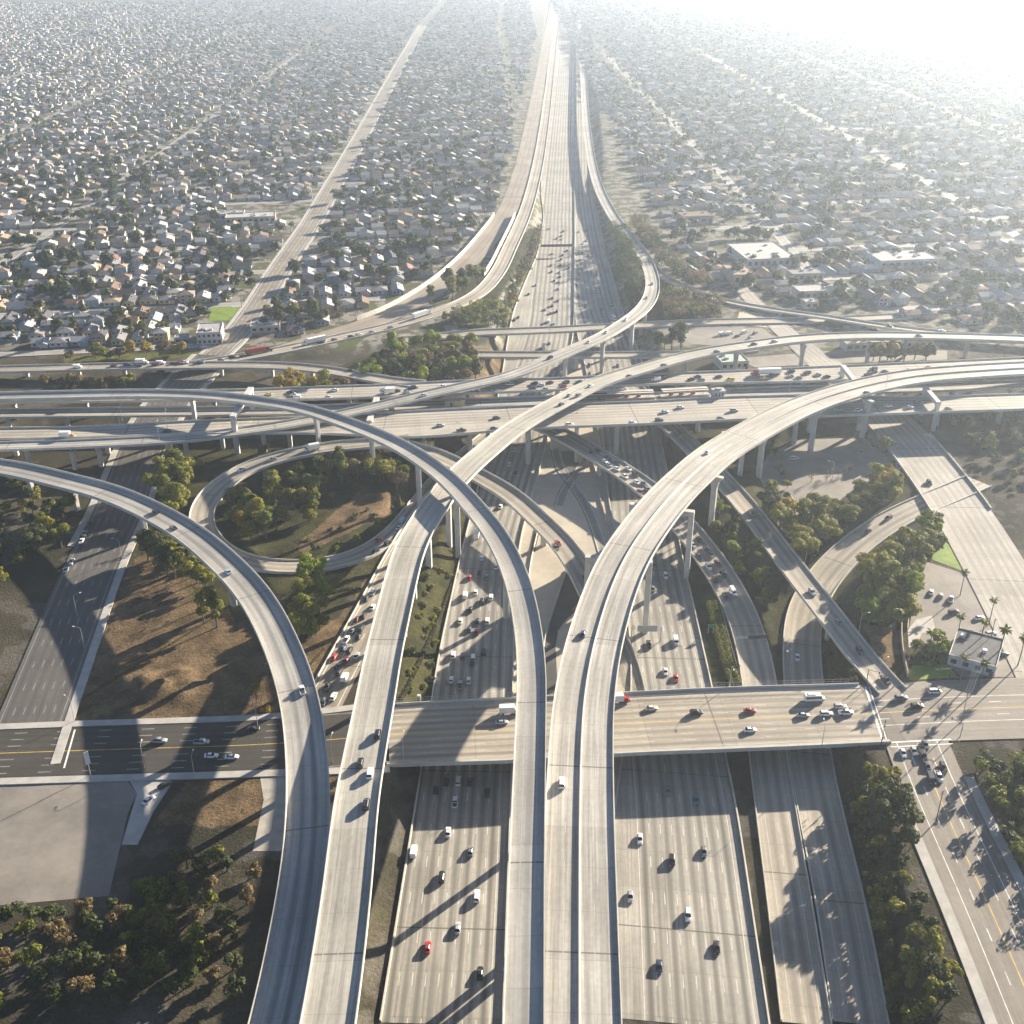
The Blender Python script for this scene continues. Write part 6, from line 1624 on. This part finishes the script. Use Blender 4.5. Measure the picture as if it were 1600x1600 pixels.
# ---------------------------------------------------------------- rail station on the guideway
rT = ROADS['T']
def along(r, px, py, h, off=0.0):
    p = P(px, py, h); i, d, o = nearest(r, p[0], p[1]); c = r.C[i]; return np.array([c[0] + r.N[i, 0] * off, c[1] + r.N[i, 1] * off, c[2]]), math.atan2(r.T[i, 1], r.T[i, 0])
for k, (px, off, lab) in enumerate(((985, 2.2, 'long pale platform canopy of the elevated rail station, left one'), (1070, 2.2, 'long pale platform canopy of the elevated rail station, right one'))):
    p, a = along(rT, px, 622, 9.5, 0.0)
    root = thing('platform_canopy', lab, 'canopy', tuple(p), a)
    m_ = MB(); m_.box((0, 0, 4.0), (27, 5.2, .3)); m_.box((0, 0, 4.3), (27, 1.2, .3)); m_.build('roof', M['parapet'], root)
    for x in (-11, -5.5, 0, 5.5, 11):
        q = MB(); q.tube((x, 0, 0), (x, 0, 3.9), .16, .14, 6); q.build('post', M['metal'], root)
    q = MB(); q.box((0, 0, .5), (29, 4.0, 1.0)); q.build('platform', M['conc'], root)
    for x in (-8, -2, 5): 
        q = MB(); q.box((x, 0, 1.7), (2.6, .5, 1.2)); q.build('bench_wall', M['red'], root)
p, a = along(rT, 942, 625, 9.5, -4.2)
root = thing('train', 'silver and red train car standing at the elevated rail station', 'train', (p[0], p[1], p[2] + .05), a)
m_ = MB(); m_.box((0, 0, 2.1), (26, 2.6, 2.8)); m_.box((0, 0, 3.6), (24, 1.8, .3)); m_.build('body', M['metal'], root)
m_ = MB(); m_.box((0, 0, 1.15), (26.04, 2.64, .6)); m_.build('red_band', M['red'], root)
m_ = MB(); m_.box((0, 0, 2.5), (24, 2.66, .8)); m_.build('windows', M['glass'], root)
m_ = MB()
for x in (-9, 9): m_.box((x, 0, .45), (3.2, 2.0, .7))
m_.build('bogies', M['under'], root)
p = P(1121, 626, 9.5); root = thing('station_tower', 'pale green-white lift tower between the elevated carriageways', 'tower', tuple(p), .15)
m_ = MB(); m_.box((0, 0, 3.2), (6.5, 5, 6.4)); m_.build('wall', M['parapet'], root)
m_ = MB(); m_.box((0, 0, 6.6), (7.4, 5.8, .4)); m_.box((0, 0, 7.3), (3, 2.4, 1.0)); m_.build('roof', M['sign_grey'], root)
for x in (-2, 0, 2):
    m_ = MB(); m_.box((x, -2.52, 3.2), (.9, .1, 4.6)); m_.build('window', M['window'], root)
p, a = along(rT, 712, 634, 9.5, 1.5); root = thing('sunlit_patch_block', 'yellow block added in place of a sunlit patch on the guideway', 'block', tuple(p), a)  # added block: its yellow stands for sunlight on a patch of the guideway
m_ = MB(); m_.box((0, 0, 1.5), (11, 4, 3.0)); m_.build('wall', WALL['yellow'], root)
m_ = MB(); m_.box((0, 0, 3.1), (11.6, 4.6, .25)); m_.build('roof', WALL['cream'], root)
m_ = MB(); m_.box((-2, -2.03, 1.1), (1.0, .1, 2.1)); m_.build('door', M['dark_metal'], root)

# ---------------------------------------------------------------- larger buildings
def block(name, label, base, w, d, h, wall, roof, rz=rad(8.8), floors=1, cat='building', wins=5, units=3, par=.7, z=None):
    p = P(base[0], base[1], 0); zz = gz(p[0], p[1]) if z is None else z
    root = thing(name, label, cat, (p[0], p[1], zz), rz)
    m_ = MB(); m_.box((0, d / 2, h / 2 - .2), (w, d, h + .4)); m_.build('wall', wall, root)
    r_ = MB(); r_.box((0, d / 2, h + .12), (w - .5, d - .5, .24))
    for x, y, a, b_ in ((0, .12, w + .3, .3), (0, d - .12, w + .3, .3), (-w / 2 + .12, d / 2, .3, d - .4), (w / 2 - .12, d / 2, .3, d - .4)): r_.box((x, y, h + par / 2), (a, b_, par), mi=1)
    rf = r_.build('roof', [roof, wall], root)
    for i in range(units):
        u = MB(); ux, uy = HR.uniform(-w * .35, w * .35), HR.uniform(d * .25, d * .8); u.box((ux, uy, h + .85), (HR.uniform(1.5, 3), HR.uniform(1.5, 2.5), 1.2)); u.build('roof_unit', M['metal'], rf)
    for f in range(floors):
        for i in range(wins):
            x = -w / 2 + w * (i + .5) / wins; zc = (f + .55) * h / floors
            g_ = MB(); g_.box((x, -.04, zc), (w / wins * .5, .12, h / floors * .42)); g_.build('window', M['window'], root)
        for i in range(max(2, wins // 2)):
            y = d * (i + .5) / max(2, wins // 2); zc = (f + .55) * h / floors
            g_ = MB(); g_.box((w / 2 + .04, y, zc), (.12, d / wins * .6, h / floors * .42)); g_.build('window', M['window'], root)
    q = MB(); q.box((w * .42, -.05, 1.15), (1.4, .14, 2.3)); q.build('door', M['dark_metal'], root)
block('apartment_block', 'white flat-roofed two-storey building at the near corner of the avenue', (328, 538), 16, 21, 8, WALL['white'], ROOF['pale grey'], floors=2)
block('shed', 'low shed with a blue front left of the white corner building', (284, 537), 9, 7, 4, WALL['blue-grey'], ROOF['grey'], wins=2, units=0)
block('store_building', 'pale flat-roofed building across the avenue from the corner building', (415, 520), 20, 14, 4.5, WALL['cream'], ROOF['pale grey'], wins=4)
block('school_building', 'long pale flat-roofed building at the top left, before the avenue', (392, 350), 46, 20, 6, WALL['cream'], ROOF['white'], wins=9)
block('school_building', 'second long pale building at the top left, farther from the avenue', (360, 345), 26, 16, 6, WALL['white'], ROOF['pale grey'], wins=6)
block('warehouse', 'large hazy warehouse with flat white roof at upper right', (1205, 418), 42, 52, 7, WALL['white'], ROOF['white'], wins=8, units=6)
block('warehouse', 'long low hazy building with windows along its near side at upper right', (1290, 468), 42, 17, 6.5, WALL['white'], ROOF['pale grey'], wins=9, units=3)
block('warehouse', 'brownish block behind the trees right of the S-curved ramp', (1163, 445), 18, 30, 8, WALL['pink'], ROOF['tan'], wins=3)
block('warehouse', 'grey hazy building between the two large white ones', (1262, 440), 26, 14, 6, WALL['grey'], ROOF['grey'], wins=5)
block('warehouse', 'small pale square building below the long hazy building', (1268, 483), 10, 9, 5, WALL['cream'], ROOF['white'], wins=2, units=1)
block('warehouse', 'hazy flat building near the top right edge', (1420, 420), 50, 30, 7, WALL['white'], ROOF['pale grey'], wins=8, units=5)
block('warehouse', 'hazy brownish flat building at the top, right of the far freeway', (1090, 350), 30, 20, 7, WALL['pink'], ROOF['brown'], wins=5, units=2)
block('store_building', 'pale building with greenish roof behind the pale flyover', (1148, 578), 18, 16, 5, WALL['white'], roof_mat('roof_pale_green', (.42, .5, .44)), wins=4, units=2)
block('store_building', 'low long store beyond the far carriageway at right', (1420, 545), 34, 10, 5, WALL['cream'], ROOF['tan'], wins=7)
block('store_building', 'pale low store with tan roof left of the long store', (1350, 548), 26, 10, 5, WALL['white'], ROOF['tan'], wins=5)
block('house', 'dark flat-roofed house with white eaves beside the garden at right edge', (1516, 1048), 17, 21, 4.2, WALL['white'], ROOF['dark grey'], rz=-.5, cat='house', wins=4, units=2)
# boundary walls by the wood at right
def low_wall(name, label, px, h, w, mat, cat='wall'):
    pts = []
    for a, b_ in px:
        p = Pg(a, b_); pts.append((p[0], p[1], gz(p[0], p[1])))
    r = road('lw%d' % len(ROADS), pts, w, 'busway', fill=False, smooth=2, world_pts=True)
    tag(sweep(name, r, [(-1, 0, -.5), (1, 0, -.5), (1, 0, h), (-1, 0, h)], mat), label, cat)
low_wall('boundary_wall', 'pinkish boundary wall between the wood and the tan lot', [(1472, 836), (1445, 858), (1428, 890), (1414, 930), (1408, 980), (1410, 1020), (1418, 1058)], 2.0, .4, WALL['pink'])
low_wall('boundary_wall', 'second pale wall just inside the first, along the tan lot', [(1464, 852), (1440, 880), (1428, 912), (1421, 950), (1418, 985)], 1.2, .4, WALL['cream'])
rJ = ROADS['J']
a, b_ = idx('J', 1440, 712), idx('J', 1500, 795)
fence_line('railing', 'steel railing on the right parapet of the wide street at right', [tuple(rJ.C[i] + np.array([*(rJ.N[i] * (-rJ.W[i] / 2 - .2)), 1.0])) for i in range(min(a, b_), max(a, b_), 2)], 1.2, 3.0)
fence_line('wire_fence', 'wire fence along the hedge beside the packed connector', [tuple(np.array(p) + np.array([3.2, 0, gz(p[0] + 3.2, p[1]) - p[2]])) for p in hp], 1.5, 3.0)
# ---------------------------------------------------------------- haze: one closed box of thin air
mb = MB()
mb.box((0, 4500, 121), (17000, 12000, 261))
hz = bpy.data.materials.new('haze_air'); hz.use_nodes = True
nt = hz.node_tree; nt.nodes.clear()
ho = nt.nodes.new('ShaderNodeOutputMaterial'); pv = nt.nodes.new('ShaderNodeVolumePrincipled')
pv.inputs['Color'].default_value = (0.76, 0.87, 1.0, 1)
pv.inputs['Density'].default_value = HAZE_D
pv.inputs['Anisotropy'].default_value = HAZE_G
nt.links.new(pv.outputs[0], ho.inputs['Volume'])
hb = mb.build('haze', hz)
tag(hb, kind='stuff')
